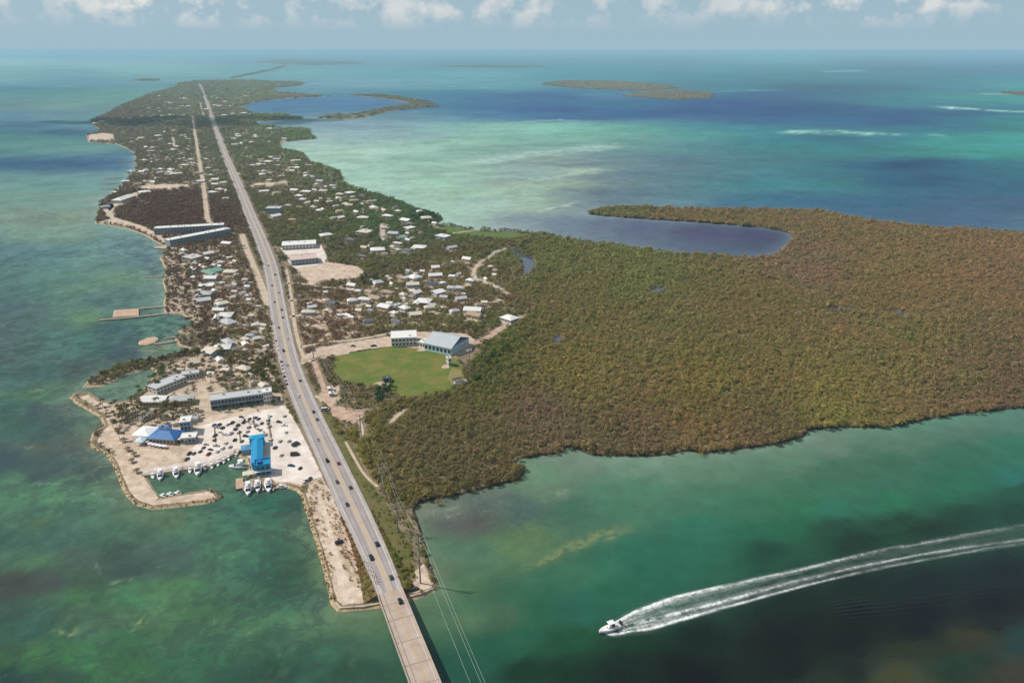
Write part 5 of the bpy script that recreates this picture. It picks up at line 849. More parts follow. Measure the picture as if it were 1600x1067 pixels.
# ---------------------------------------------------------------- boats
m_hull = mat('gelcoat', '#e6e6e4', rough=.3, noise=.04, nscale=1); m_boatdeck = mat('boat_deck', '#d3cfc6', noise=.08, nscale=1.5); m_dark = mat('dark_vinyl', '#26282c', rough=.5); m_skin_b = mat('teak', '#9a7c5c')
def hull_mesh(L, B, F, stern=0.88):
    S = [0, .12, .3, .5, .68, .82, .92, 1.0]; hb = [stern, .94, 1, 1, .88, .62, .34, .02]; sh = [0, .01, .03, .08, .2, .38, .55, .7]
    mb = MB(); vs = []
    for s, b, z in zip(S, hb, sh):
        x = -L / 2 + L * s; w = B / 2 * b; f = F + z * F * .6; k = max(0, s - .75) * 1.2
        vs += [(x - k * .8, 0, -.5 + k), (x - k * .4, -w * .82, -.05 + k * .5), (x, -w, f), (x, -w * .86, f - .02), (x, w * .86, f - .02), (x, w, f), (x - k * .4, w * .82, -.05 + k * .5)]
    fs = []
    for i in range(len(S) - 1):
        for k in range(7):
            fs.append((i * 7 + k, (i + 1) * 7 + k, (i + 1) * 7 + (k + 1) % 7, i * 7 + (k + 1) % 7))
    fs.append(tuple(range(7))); fs.append(tuple(range(49, 56))[::-1]); mb.add(vs, fs); me = mb.mesh('hull')
    bm = bmesh.new(); bm.from_mesh(me); bmesh.ops.recalc_face_normals(bm, faces=bm.faces); bm.to_mesh(me); bm.free(); return me
def wedge(x0, x1, x2, x3, w0, w1, z0, z1):
    return MB().add([(x0, -w0, z0), (x3, -w0, z0), (x3, w0, z0), (x0, w0, z0), (x1, -w1, z1), (x2, -w1, z1), (x2, w1, z1), (x1, w1, z1)], [(3, 2, 1, 0), (4, 5, 6, 7), (0, 1, 5, 4), (1, 2, 6, 5), (2, 3, 7, 6), (3, 0, 4, 7)])
SF = None
def sportfish():
    return dict(hull=(hull_mesh(15, 4.8, 1.5), m_hull, True), cabin=(wedge(-2.5, -2.2, 1.6, 4.4, 1.75, 1.5, 1.45, 3.1).mesh('cabin'), m_hull, False), windshield=(wedge(1.9, 1.75, 2.9, 4.0, 1.6, 1.45, 2.15, 2.85).mesh('windshield'), m_dark, False),
                flybridge=(wedge(-2.4, -2.3, .9, 1.4, 1.55, 1.6, 3.12, 3.95).mesh('flybridge'), m_hull, False), hardtop=(MB().box(-2.6, 1.0, -1.5, 1.5, 5.6, 5.75).mesh('hardtop'), m_hull, False),
                tower_frame=(MB().tube([(-2.3, -1.4, 3.9), (-2.2, -1.35, 5.6)], .06, 5).tube([(-2.3, 1.4, 3.9), (-2.2, 1.35, 5.6)], .06, 5).tube([(.6, -1.4, 3.9), (.6, -1.35, 5.6)], .06, 5).tube([(.6, 1.4, 3.9), (.6, 1.35, 5.6)], .06, 5).mesh('tower_frame'), m_trim, False),
                cockpit=(MB().box(-6.9, -2.6, -1.75, 1.75, 1.5, 1.56).mesh('cockpit'), m_skin_b, False), fighting_chair=(MB().cyl(-4.6, 0, 1.57, 2.1, .2, .12, 6).box(-5, -4.2, -.4, .4, 2.1, 2.25).box(-5.05, -4.9, -.4, .4, 2.26, 2.9).mesh('fighting_chair'), m_trim, False))
def console_boat():
    return dict(hull=(hull_mesh(9.5, 3.0, .95), m_hull, True), deck=(MB().box(-3.9, 2.0, -1.1, 1.1, .94, 1.0).mesh('deck'), m_boatdeck, False), console=(wedge(-.8, -.6, .2, .7, .55, .45, 1.0, 2.2).mesh('console'), m_hull, False),
                t_top=(MB().box(-1.8, .9, -1.05, 1.05, 3.05, 3.15).mesh('t_top'), m_hull, False), t_top_frame=(MB().tube([(-1.2, -.8, 1), (-1.2, -.8, 3.05)], .05, 5).tube([(-1.2, .8, 1), (-1.2, .8, 3.05)], .05, 5).tube([(.3, -.8, 1), (.3, -.8, 3.05)], .05, 5).tube([(.3, .8, 1), (.3, .8, 3.05)], .05, 5).mesh('t_top_frame'), m_trim, False),
                seat=(MB().box(-1.9, -1.3, -.6, .6, 1.0, 1.6).box(-2.0, -1.85, -.6, .6, 1.61, 2.1).mesh('seat'), m_dark, False), outboard=(MB().box(-5.4, -4.75, -.75, -.2, .5, 1.9).box(-5.4, -4.75, .2, .75, .5, 1.9).mesh('outboard'), m_dark, False))
BSF, BCC = sportfish(), console_boat()
def boat(kit, loc, rz, label, group=None, s=1.0, name='motor_boat', skip=()):
    o = thing(name, label, 'boat', loc, rz, group, (s, s, s))
    for n, (me, m, sm) in kit.items():
        if n not in skip: put(n, me, m, o, sm)
    return o
def radial(x, y): q = G(x, y + 8, 0) - G(x, y, 0); return math.atan2(q.y, q.x)   # square to the quay, bow out
for k, (x, y, s) in enumerate(((388.5, 766, 1.12), (403, 762, 1.0), (419.5, 761, 1.12))):
    boat(BSF, G(x, y, 0), radial(x, y) + R((-3, 0, 3)[k]), ['left', 'middle', 'right'][k] + ' of the three big white sportfishing boats before the turquoise shop', 'big boats before the turquoise shop', s)
boat(BSF, G(375, 730, 0), R(184), 'white motor yacht lying sideways beside the turquoise shed', None, 1.1)
for k, (x, y, s, big) in enumerate(((239, 744.5, .9, 0), (251, 744, 1.0, 1), (275.5, 741, 1.0, 1), (297, 736, .85, 0), (310, 735.5, 1.2, 1), (320, 731, .9, 0), (331, 729, .9, 0), (341, 725.5, .85, 0), (350, 721, .85, 0), (357, 717, .8, 0))):
    boat(BSF if big else BCC, G(x, y, 0), radial(x, y) + R(rnd.uniform(-7, 7)), 'white %s moored at the marina quay, %s boat from the left' % ('cabin boat' if big else 'open boat', ORD[k]), 'boats along the marina quay', s)
for k, (x, y, a) in enumerate(((255, 775, 160), (266, 773, 165), (278, 771, 170))):
    boat(BCC, G(x, y, 0), R(a), 'small open boat tied inside the jetty arm, %s from the left' % ORD[k], 'boats inside the jetty arm', .7)
boat(BCC, G(440, 762, 0), R(10), 'open boat at the pale dock right of the three big boats', None, .9)

# speeding boat and its wake
b0, b1 = G(933, 989, 0), G(985, 968, 0); hd = b0 - b1
SPD = boat(BCC, G(952, 983, .35), math.atan2(hd.y, hd.x), 'white open speedboat racing over dark green water ahead of its wake', None, 1.5, 'speedboat'); SPD.rotation_euler.y = R(-3)

m_thatch = mat('thatch', '#8d7656', c2='#6b5840', nscale=1.5); hut_roof = MB().add([(0, 0, 4.0)] + [(2.6 * math.cos(i * math.pi / 4), 2.6 * math.sin(i * math.pi / 4), 2.5) for i in range(8)], [(0, 1 + i, 1 + (i + 1) % 8) for i in range(8)] + [(8, 7, 6, 5, 4, 3, 2, 1)]).mesh('thatch_roof'); hut_post = MB().cyl(0, 0, -.3, 2.6, .1, .1, 6).mesh('post'); hut_table = MB().box(-.7, .7, -.7, .7, .7, .8).mesh('table')
for k, (x, y) in enumerate(((152, 638), (166, 650), (176, 660), (184, 676), (192, 690), (200, 704), (206, 722), (214, 738), (196, 660), (210, 712))):
    u = thing('beach_hut', 'round thatched beach hut on the sandy point, %s from the lagoon mouth' % ORD[k], 'hut', G(x, y, LAND + .04), rnd.random() * 6, 'thatched huts on the sandy point')
    put('thatch_roof', hut_roof, m_thatch, u); put('table', hut_table, m_trim, u)
    for a in (0, 1.57, 3.14, 4.71): c = put('post', hut_post, m_thatch, u); c.location = (1.8 * math.cos(a), 1.8 * math.sin(a), 0)
m_foam = bpy.data.materials.new('wake_foam'); m_foam.use_nodes = True
def foam_nodes(m):
    nt = m.node_tree; b = nt.nodes['Principled BSDF']; b.inputs['Base Color'].default_value = (.74, .78, .76, 1); b.inputs['Roughness'].default_value = .8
    at = nt.nodes.new('ShaderNodeAttribute'); at.attribute_name = 'foam'
    geo = nt.nodes.new('ShaderNodeNewGeometry'); n = nt.nodes.new('ShaderNodeTexNoise'); n.inputs['Scale'].default_value = .55; n.inputs['Detail'].default_value = 7; n.inputs['Roughness'].default_value = .7
    nt.links.new(geo.outputs['Position'], n.inputs['Vector'])
    mr = nt.nodes.new('ShaderNodeMapRange'); mr.inputs['From Min'].default_value = .35; mr.inputs['From Max'].default_value = .65; mr.inputs['To Min'].default_value = -.45; mr.inputs['To Max'].default_value = .45; mr.clamp = False
    nt.links.new(n.outputs['Fac'], mr.inputs['Value'])
    ml = nt.nodes.new('ShaderNodeMath'); ml.operation = 'MULTIPLY_ADD'; nt.links.new(mr.outputs['Result'], ml.inputs[0]); nt.links.new(at.outputs['Fac'], ml.inputs[1]); nt.links.new(at.outputs['Fac'], ml.inputs[2]); ml.use_clamp = True
    tr = nt.nodes.new('ShaderNodeBsdfTransparent'); mx = nt.nodes.new('ShaderNodeMixShader'); out = nt.nodes['Material Output']
    nt.links.new(ml.outputs[0], mx.inputs['Fac']); nt.links.new(tr.outputs[0], mx.inputs[1]); nt.links.new(b.outputs[0], mx.inputs[2]); nt.links.new(mx.outputs[0], out.inputs['Surface'])
foam_nodes(m_foam)
UP = [(940,985),(956,975),(984,958),(1005,949),(1050,933),(1130,914),(1250,888),(1400,854),(1600,820),(1800,792)]
MID = [(948,984),(974,979),(1000,973),(1050,961),(1150,936),(1300,896),(1450,865),(1600,843),(1800,818)]
LOW = [(941,990),(962,992),(985,987),(1020,982),(1065,969),(1150,945),(1300,905),(1450,874),(1600,850),(1800,824)]
def wake():
    na, nc = 420, 64
    def samp(P): 
        q = catmull([G(x, y, 0) for x, y in P], 12); X = np.array([[p.x, p.y] for p in q]); s = np.r_[0, np.cumsum(np.hypot(*np.diff(X, axis=0).T))]; s /= s[-1]
        t = np.linspace(0, 1, na) ** 1.3; return np.stack([np.interp(t, s, X[:, k]) for k in (0, 1)], 1), t
    U, t = samp(UP); Mi, _ = samp(MID); Lo, _ = samp(LOW)
    w = np.linspace(-.35, 1.35, nc); XY = Lo[:, None, :] * (1 - w)[None, :, None] + U[:, None, :] * w[None, :, None]
    wid = np.linalg.norm(U - Lo, axis=1)[:, None]; wm = np.clip(((Mi - Lo) * (U - Lo)).sum(1) / (wid[:, 0] ** 2), .2, .8)[:, None]
    X, Y = XY[..., 0], XY[..., 1]; ww = w[None, :]; tt = t[:, None]
    st = fbm(ww * 9 + 0 * tt, tt * 22, 71, 4) + .6 * fbm(X / 3.2, Y / 3.2, 73, 3)
    fade = np.exp(-tt * 1.5)
    def g(c, s): return np.exp(-((ww - c) / s) ** 2)
    fd = .10 + .9 * np.exp(-tt * 3.6)
    up = (g(.95, .06 + .05 * tt) * .9 + np.where(ww < 1, 1, 0) * g(.9, .15) * .5 * np.exp(-tt * 1.5)) * fd
    md = (g(wm, .065) * .85 + g(wm, .13) * .22) * fd
    lo = (g(.03, .05 + .03 * tt) * .9 + g(.14, .1) * .5 * np.exp(-tt * 7)) * fd
    inner = g(.5, .32) * .10 * np.exp(-tt * 2.5) + np.exp(-tt * 30) * g(.5, .5) * .9
    F = np.clip((up + md + lo + inner) * (1 + 2.6 * st), 0, 1.1) * np.clip((1.3 - ww) / .25, 0, 1) * np.clip((ww + .3) / .25, 0, 1) * .95
    Z = .05 + .35 * (up + md + lo) * np.exp(-tt * 3) + .12 * np.abs(st)
    me = grid_mesh('boat_wake', np.stack([X, Y, Z], -1).reshape(-1, 3), na, nc)
    a = me.attributes.new('foam', 'FLOAT', 'POINT'); a.data.foreach_set('value', F.astype(np.float32).ravel())
    o = put('boat_wake', me, m_foam, None, True); tag(o, 'white foaming wake trailing behind the speedboat to the right edge', 'wake', kind='stuff')
wake()
def wave_train(label, P0_, P1_, rows, wl, amp, seed):
    na, nc = 160, rows * 8
    A = catmull([G(x, y, 0) for x, y in P0_], 10); B = catmull([G(x, y, 0) for x, y in P1_], 10)
    def rs(q):
        X = np.array([[p.x, p.y] for p in q]); s = np.r_[0, np.cumsum(np.hypot(*np.diff(X, axis=0).T))]; s /= s[-1]; t = np.linspace(0, 1, na); return np.stack([np.interp(t, s, X[:, k]) for k in (0, 1)], 1)
    a, b = rs(A), rs(B); w = np.linspace(0, 1, nc); XY = a[:, None] * (1 - w)[None, :, None] + b[:, None] * w[None, :, None]; X, Y = XY[..., 0].ravel(), XY[..., 1].ravel()
    W = np.broadcast_to(w[None], (na, nc)).ravel(); T = np.repeat(np.linspace(0, 1, na), nc)
    env = np.sin(np.pi * W) ** 1.2 * np.sin(np.pi * np.clip(T, 0, 1)) * np.clip(.55 + 2.2 * fbm(X / 22, Y / 22, seed + 3), 0, 1.2)
    Z = .04 + amp * env * (1 + np.sin(W * rows * 2 * np.pi + 9 * fbm(X / 45, Y / 45, seed))) 
    c, px, py = sea_colour(X, Y); c, bed = finish_sea(c, X, Y, px, py, shore_pts())
    me = grid_mesh('wake_waves', np.stack([X, Y, Z], 1), na, nc); tone(me, c, bed)
    if me.polygons[0].normal.z < 0: me.flip_normals()
    o = put('wake_waves', me, m_sea, None, True); tag(o, label, 'waves', kind='stuff')
wave_train('faint wave lines spreading from the wake across the upper side', [(1040,925),(1180,880),(1350,838),(1500,806),(1700,772)], [(1060,928),(1200,892),(1360,852),(1500,826),(1700,798)], 5, 5, .2, 5)
wave_train('faint wave lines on the dark water below the wake', [(1080,985),(1200,955),(1350,920),(1500,895),(1700,868)], [(1060,1000),(1220,990),(1380,975),(1540,958),(1720,935)], 9, 5, .16, 6)

# ---------------------------------------------------------------- people
def person_mesh(pose):
    V = {'pel': (0, 0, .95, .15), 'wst': (0, 0, 1.12, .14), 'chs': (0, 0, 1.34, .17), 'nck': (0, 0, 1.50, .065), 'hd0': (0, .015, 1.58, .09), 'hd1': (0, .02, 1.70, .095)}
    E = [('pel', 'wst'), ('wst', 'chs'), ('chs', 'nck'), ('nck', 'hd0'), ('hd0', 'hd1')]
    for s, n in ((-1, 'l'), (1, 'r')):
        st = (.12 * s if pose == 1 else 0.02 * s)
        V['hp' + n] = (.10 * s, 0, .88, .095); V['kn' + n] = (.11 * s, .04 + st, .49, .065); V['an' + n] = (.11 * s, st * 1.6, .09, .045); V['ft' + n] = (.12 * s, .16 + st * 1.6, .04, .04)
        V['sh' + n] = (.19 * s, 0, 1.40, .07)
        fw = .22 if pose == 2 else .05
        V['el' + n] = (.25 * s, fw * .5 - .02, 1.13, .045); V['wr' + n] = (.24 * s, fw + .04, .90 + (.2 if pose == 2 else 0), .035); V['hn' + n] = (.235 * s, fw + .08, .80 + (.25 if pose == 2 else 0), .04)
        E += [('pel', 'hp' + n), ('hp' + n, 'kn' + n), ('kn' + n, 'an' + n), ('an' + n, 'ft' + n), ('chs', 'sh' + n), ('sh' + n, 'el' + n), ('el' + n, 'wr' + n), ('wr' + n, 'hn' + n)]
    K = list(V); me = bpy.data.meshes.new('p'); me.from_pydata([V[k][:3] for k in K], [(K.index(a), K.index(b)) for a, b in E], [])
    o = bpy.data.objects.new('p', me); COL.objects.link(o); md = o.modifiers.new('s', 'SKIN')
    for k, sv in zip(K, me.skin_vertices[0].data): sv.radius = (V[k][3], V[k][3]); sv.use_root = (k == 'pel')
    dg = bpy.context.evaluated_depsgraph_get(); dg.update(); r = bpy.data.meshes.new_from_object(o.evaluated_get(dg)); bpy.data.objects.remove(o); r.name = 'body'
    for p in r.polygons:
        z = p.center.z; x = abs(p.center.x); p.material_index = 0 if (z > 1.48 or (x > .2 and z < 1.15)) else 1 if z > .93 else 2
    r.materials.clear(); return r
PM = [person_mesh(i) for i in range(3)]
m_skin = mat('skin', '#a97f66'); SH = [('white', mat('cloth_white', '#d8d6d2')), ('dark', mat('cloth_dark', '#25262b')), ('blue', mat('cloth_blue', '#3c567d')), ('red', mat('cloth_red', '#8f3a33')), ('grey', mat('cloth_grey', '#7d7d80')), ('navy', mat('cloth_navy', '#23304c'))]
for me in PM:
    for m in (m_skin, SH[1][1], SH[1][1]): me.materials.append(m)
hair_me = MB().add([(.1 * math.cos(a) * math.cos(b), .015 + .1 * math.sin(a) * math.cos(b), 1.685 + .1 * math.sin(b)) for b in (.1, .7, 1.3) for a in [i * math.pi / 4 for i in range(8)]], [(r * 8 + i, r * 8 + (i + 1) % 8, r * 8 + 8 + (i + 1) % 8, r * 8 + 8 + i) for r in (0, 1) for i in range(8)] + [tuple(range(16, 24))]).mesh('hair')
m_hair = mat('hair', '#2a211b')
def person(loc, rz, label, group, k):
    o = thing('person', label, 'person', loc, rz, group); b = put('body', PM[k % 3], None, o)
    for i, m in ((1, SH[(k * 5) % 6][1]), (2, SH[(k * 3 + 1) % 6][1])): b.material_slots[i].link = 'OBJECT'; b.material_slots[i].material = m
    put('hair', hair_me, m_hair, o); return o
def road_at(py, off):
    i = min(range(len(ROAD)), key=lambda j: abs(ROADpx[j][1] - py)); j = i + 1 if ROADpx[i][1] < py else i - 1
    t = (py - ROADpx[i][1]) / (ROADpx[j][1] - ROADpx[i][1] + 1e-9); p = ROAD[i].lerp(ROAD[j], min(max(t, 0), 1)); s = side_of(ROAD, i)
    return p + s * off + Vector((0, 0, .022)), math.atan2(-s.x, s.y)
crowd = [(873, -8.9), (876, -9.6), (879, -8.4), (881, -9.7), (884, -9.3), (886, -8.8), (889, -9.4), (891, -8.2), (893, -9.2), (896, -8.7), (898, -7.6), (899, -9.0), (901, -8.4), (903, -7.7), (905, -8.8), (906, -8.1), (908, -7.4), (909, -8.3), (877, -8.0), (895, -7.9)]
for k, (py, off) in enumerate(sorted(crowd)):
    p, a = road_at(py, off); w = WL[min(range(len(ROAD)), key=lambda j: abs(ROADpx[j][1] - py))]; p2, _ = road_at(py, w + .6 + 3.0 * ((k * 7) % 20) / 20)
    person(p2, random.uniform(0, 6.28), 'person in %s top on the shoulder before the bridge, %s from far end' % (SH[(k * 5) % 6][0], ORD[k]), 'people standing on the shoulder before the bridge', k)
c, s_ = math.cos(SPD.rotation_euler.z), math.sin(SPD.rotation_euler.z)
for k, (x, y) in enumerate(((-1.0, -.45), (-1.0, .5), (1.2, .2))):
    person(SPD.location + Vector((c * x * 1.25 - s_ * y * 1.25, s_ * x * 1.25 + c * y * 1.25, 1.25)), SPD.rotation_euler.z - math.pi / 2, ['person at the helm of the speedboat', 'person beside the helm of the speedboat', 'person standing in the bow of the speedboat'][k], 'people aboard the speedboat', k + 1)

# ---------------------------------------------------------------- cars
def car_kit(kind):
    L, W = {'car': (4.6, 1.85), 'suv': (4.9, 2.0), 'pickup': (5.6, 2.0), 'van': (6.2, 2.2)}[kind]; h = L / 2; w = W / 2
    prof = {'car': [(-h, .45), (-h, .85), (-h + .9, .95), (h - 1.5, .95), (h - .15, .75), (h, .45)], 'suv': [(-h, .5), (-h, 1.1), (h - 1.3, 1.1), (h - .1, .95), (h, .5)], 'pickup': [(-h, .55), (-h, 1.1), (-h + 2, 1.1), (h - 1.6, 1.12), (h - .1, 1.0), (h, .55)], 'van': [(-h, .5), (-h, 1.2), (h - .9, 1.2), (h, 1.0), (h, .5)]}[kind]
    mb = MB(); n = len(prof); pr = [(x, z) for x, z in prof] + [(h, .28), (-h, .28)]; n = len(pr)
    mb.add([(x, -w, z) for x, z in pr] + [(x, w, z) for x, z in pr], [tuple(range(n))[::-1], tuple(range(n, 2 * n))] + [(i, (i + 1) % n, n + (i + 1) % n, n + i) for i in range(n)])
    me = mb.mesh('body'); bm = bmesh.new(); bm.from_mesh(me); bmesh.ops.recalc_face_normals(bm, faces=bm.faces); bm.to_mesh(me); bm.free()
    cab = {'car': (-h + .7, -h + 1.5, h - 2.1, h - 1.3, .93, 1.42), 'suv': (-h + .1, -h + .5, h - 2.0, h - 1.2, 1.08, 1.72), 'pickup': (-h + 2.1, -h + 2.3, h - 2.2, h - 1.5, 1.1, 1.75), 'van': (-h + .1, -h + .2, h - 1.5, h - .9, 1.18, 2.35)}[kind]
    g = wedge(cab[0], cab[1], cab[2], cab[3], w * .92, w * .78, cab[4], cab[5]).mesh('window_glass'); r = MB().box(cab[1], cab[2], -w * .79, w * .79, cab[5] + .005, cab[5] + .05).mesh('roof')
    wh = []
    for x in (-h * .62, h * .62):
        for y in (-w, w):
            t = [i * math.pi / 4 for i in range(8)]; m = MB(); d = .11
            m.add([(x + .33 * math.cos(a), y - d, .33 + .33 * math.sin(a)) for a in t] + [(x + .33 * math.cos(a), y + d, .33 + .33 * math.sin(a)) for a in t], [tuple(range(8)), tuple(range(8, 16))[::-1]] + [(i, 8 + i, 8 + (i + 1) % 8, (i + 1) % 8) for i in range(8)]); wh.append(m.mesh('wheel'))
    return me, g, r, wh
CK = {k: car_kit(k) for k in ('car', 'suv', 'pickup', 'van')}
PAINT = {'black': mat('paint_black', '#17181b', rough=.3, spec=.5), 'dark grey': mat('paint_grey', '#3e4145', rough=.3, spec=.5), 'silver': mat('paint_silver', '#a4a7aa', rough=.3, spec=.5), 'white': mat('paint_white', '#dcdcda', rough=.3, spec=.5), 'red': mat('paint_red', '#7d1f1c', rough=.3, spec=.5), 'blue': mat('paint_blue', '#27406c', rough=.3, spec=.5), 'brown': mat('paint_brown', '#5c4636', rough=.3, spec=.5)}
m_tyre = mat('tyre', '#1b1b1c', rough=.9); P0m = PAINT['white']
def vehicle(p, rz, kind, colour, label, group, s=1.0):
    o = thing({'car': 'car', 'suv': 'car', 'pickup': 'pickup_truck', 'van': 'van'}[kind], label, {'car': 'car', 'suv': 'car', 'pickup': 'pickup', 'van': 'van'}[kind], p, rz, group, (s, s, s)); me, g, r, wh = CK[kind]
    b = put('body', me, P0m, o); repaint(b, PAINT[colour]); put('window_glass', g, m_glass, o); b = put('roof', r, P0m, o); repaint(b, PAINT[colour])
    for w in wh: put('wheel', w, m_tyre, o)
    return o
KN = {'car': 'car', 'suv': 'tall car', 'pickup': 'pickup', 'van': 'van'}
on_road = [(942, 3.2, 'black', 'suv'), (905, 3.4, 'dark grey', 'car'), (870, -3.2, 'black', 'pickup'), (853, 3.6, 'black', 'suv'), (787, -3.4, 'dark grey', 'car'), (764, 3.8, 'dark grey', 'car'), (752, -3.4, 'brown', 'car'), (726, 3.6, 'red', 'car'), (719, -3.6, 'black', 'suv'), (686, -3.2, 'silver', 'car'), (657, 3.4, 'dark grey', 'car'), (645, 3.4, 'black', 'car'), (618, -3.4, 'white', 'suv'), (596, 3.4, 'dark grey', 'car'), (570, -3.4, 'silver', 'car'), (548, -3.3, 'black', 'suv'), (530, 3.3, 'white', 'car'), (512, -3.3, 'dark grey', 'car'), (497, 3.3, 'black', 'car'), (485, 3.3, 'dark grey', 'suv'), (472, -3.3, 'black', 'car'), (458, 3.3, 'silver', 'car'), (446, -3.3, 'dark grey', 'car'), (430, 3.3, 'black', 'suv'), (415, -3.3, 'white', 'van')]
for k, (py, off, colr, kind) in enumerate(on_road):
    p, a = road_at(py, off)
    vehicle(p, a + math.pi if off > 0 else a, kind, colr, '%s %s on the highway, %s vehicle counted from the bridge' % (colr, KN[kind], ORD[k]), 'traffic on the highway', 1.02)
lot = [(363,661),(372,665),(399,653),(377,652),(401,665),(343,664),(348,669),(339,668),(356,664),(384,682),(378,690),(415,680),(420,667),(419,657),(423,688),(353,693),(329,703),(313,706),(296,709),(303,709),(371,709),(376,706),(447,676),(469,732),(476,752),(484,749),(456,645),(374,676),(335,688),(336,681),(335,665),(367,688),(407,672),(422,651),(338,697),(292,718),(444,665),(445,651),(389,668),(396,683),(430,700),(390,655),(361,678),(352,680),(345,676),(368,671),(381,660),(387,675),(404,655),(409,662),(411,690),(403,690),(393,690),(360,699),(348,701),(326,710),(340,706),(436,660),(438,690),(452,690),(440,712),(455,728),(322,695),(318,700)]
lot.sort(key=lambda e: e[1]); n = 0
names = [('top', 658), ('second', 668), ('third', 680), ('fourth', 690), ('fifth', 706), ('bottom', 999)]
rows = {}
for e in lot:
    rows.setdefault(next(nm for nm, lim in names if e[1] < lim), []).append(e)
for nm, L in rows.items():
    for k, (x, y) in enumerate(sorted(L)):
        colr = rnd.choice(['black', 'dark grey', 'dark grey', 'red', 'blue', 'white', 'white', 'silver', 'silver', 'brown']); kind = rnd.choice(['car', 'suv', 'pickup', 'car'])
        p = G(x, y, LAND + .075); vehicle(p, R(rnd.choice([78, 80, -12, 82]) + rnd.uniform(-5, 5)), kind, colr, '%s %s on the gravel lot, %s from left in %s row' % (colr, KN[kind], ORD[k], nm), 'cars parked at the marina', .96)
for k, (x, y) in enumerate(((441, 566), (442, 571), (443, 577), (444.5, 583), (446, 589), (448, 595), (450, 601), (436, 548), (435, 541), (433, 533))):
    colr = rnd.choice(['white', 'silver', 'white', 'blue', 'black']); p = G(x - 1.5, y, LAND + .05)
    vehicle(p, R(110), rnd.choice(['car', 'suv']), colr, '%s car parked on the left highway edge, %s from the bottom' % (colr, ORD[9 - k]), 'cars parked along the highway edge', 1.0)
for x, y, kind, colr, lab in ((462, 695, 'van', 'dark grey', 'dark van at the highway side of the gravel lot'), (461, 711, 'van', 'black', 'long dark van alone on open gravel right of the turquoise shop'), (530, 848, 'suv', 'black', 'black car alone on the fishing track of the causeway'), (648, 921, 'car', 'dark grey', 'dark car on the pale ground right of the bridge abutment'), (584, 541, 'pickup', 'black', 'black pickup on the pale yard left of the hall'), (552, 541, 'car', 'dark grey', 'dark car at the left end of the hall yard'), (508, 641, 'van', 'white', 'white van on the grass beside the highway'), (606, 616, 'car', 'white', 'white car on the grass below the ball field')):
    vehicle(G(x, y, LAND + .1), R(rnd.uniform(-20, 60)), kind, colr, lab, None, 1.15)
for k in range(14):
    y = 384 + k * 6.2; i = min(range(len(ROAD)), key=lambda j: abs(ROADpx[j][1] - y)); p = ROAD[i] + side_of(ROAD, i) * 15; p.z = LAND + .2
    colr = rnd.choice(['white', 'silver', 'black', 'dark grey']); vehicle(p, R(105), rnd.choice(['car', 'suv', 'pickup']), colr, '%s vehicle parked right of the highway below the plaza, %s from top' % (colr, ORD[k]), 'vehicles parked right of the highway', 1.15)

# ---------------------------------------------------------------- vegetation
def leaf_material(name, inst):
    m = bpy.data.materials.new(name); m.use_nodes = True; nt = m.node_tree; b = nt.nodes['Principled BSDF']; b.inputs['Roughness'].default_value = .85; b.inputs['Specular IOR Level'].default_value = .15
    f = nt.nodes.new('ShaderNodeAttribute'); f.attribute_name = 'shade'
    if inst:
        a = nt.nodes.new('ShaderNodeAttribute'); a.attribute_type = 'INSTANCER'; a.attribute_name = 'tcol'; col = a.outputs['Color']
    else:
        a = nt.nodes.new('ShaderNodeObjectInfo'); col = a.outputs['Color']
    mx = nt.nodes.new('ShaderNodeMix'); mx.data_type = 'RGBA'; mx.blend_type = 'MULTIPLY'; mx.inputs['Factor'].default_value = 1
    tl = nt.nodes.new('ShaderNodeBsdfTranslucent'); ms = nt.nodes.new('ShaderNodeMixShader'); ms.inputs['Fac'].default_value = .25; nt.links.new(mx.outputs['Result'], tl.inputs['Color']); nt.links.new(b.outputs[0], ms.inputs[1]); nt.links.new(tl.outputs[0], ms.inputs[2]); nt.links.new(ms.outputs[0], nt.nodes['Material Output'].inputs['Surface'])
    nt.links.new(col, mx.inputs['A']); nt.links.new(f.outputs['Color'], mx.inputs['B']); nt.links.new(mx.outputs['Result'], b.inputs['Base Color']); return m
m_leafI = leaf_material('wild_foliage', True); m_leafO = leaf_material('tree_foliage', False); m_bark = mat('bark', '#6b5a4a', c2='#54463a', nscale=2.); m_palmbark = mat('palm_bark', '#8a7a68', c2='#6f6152', nscale=2.)
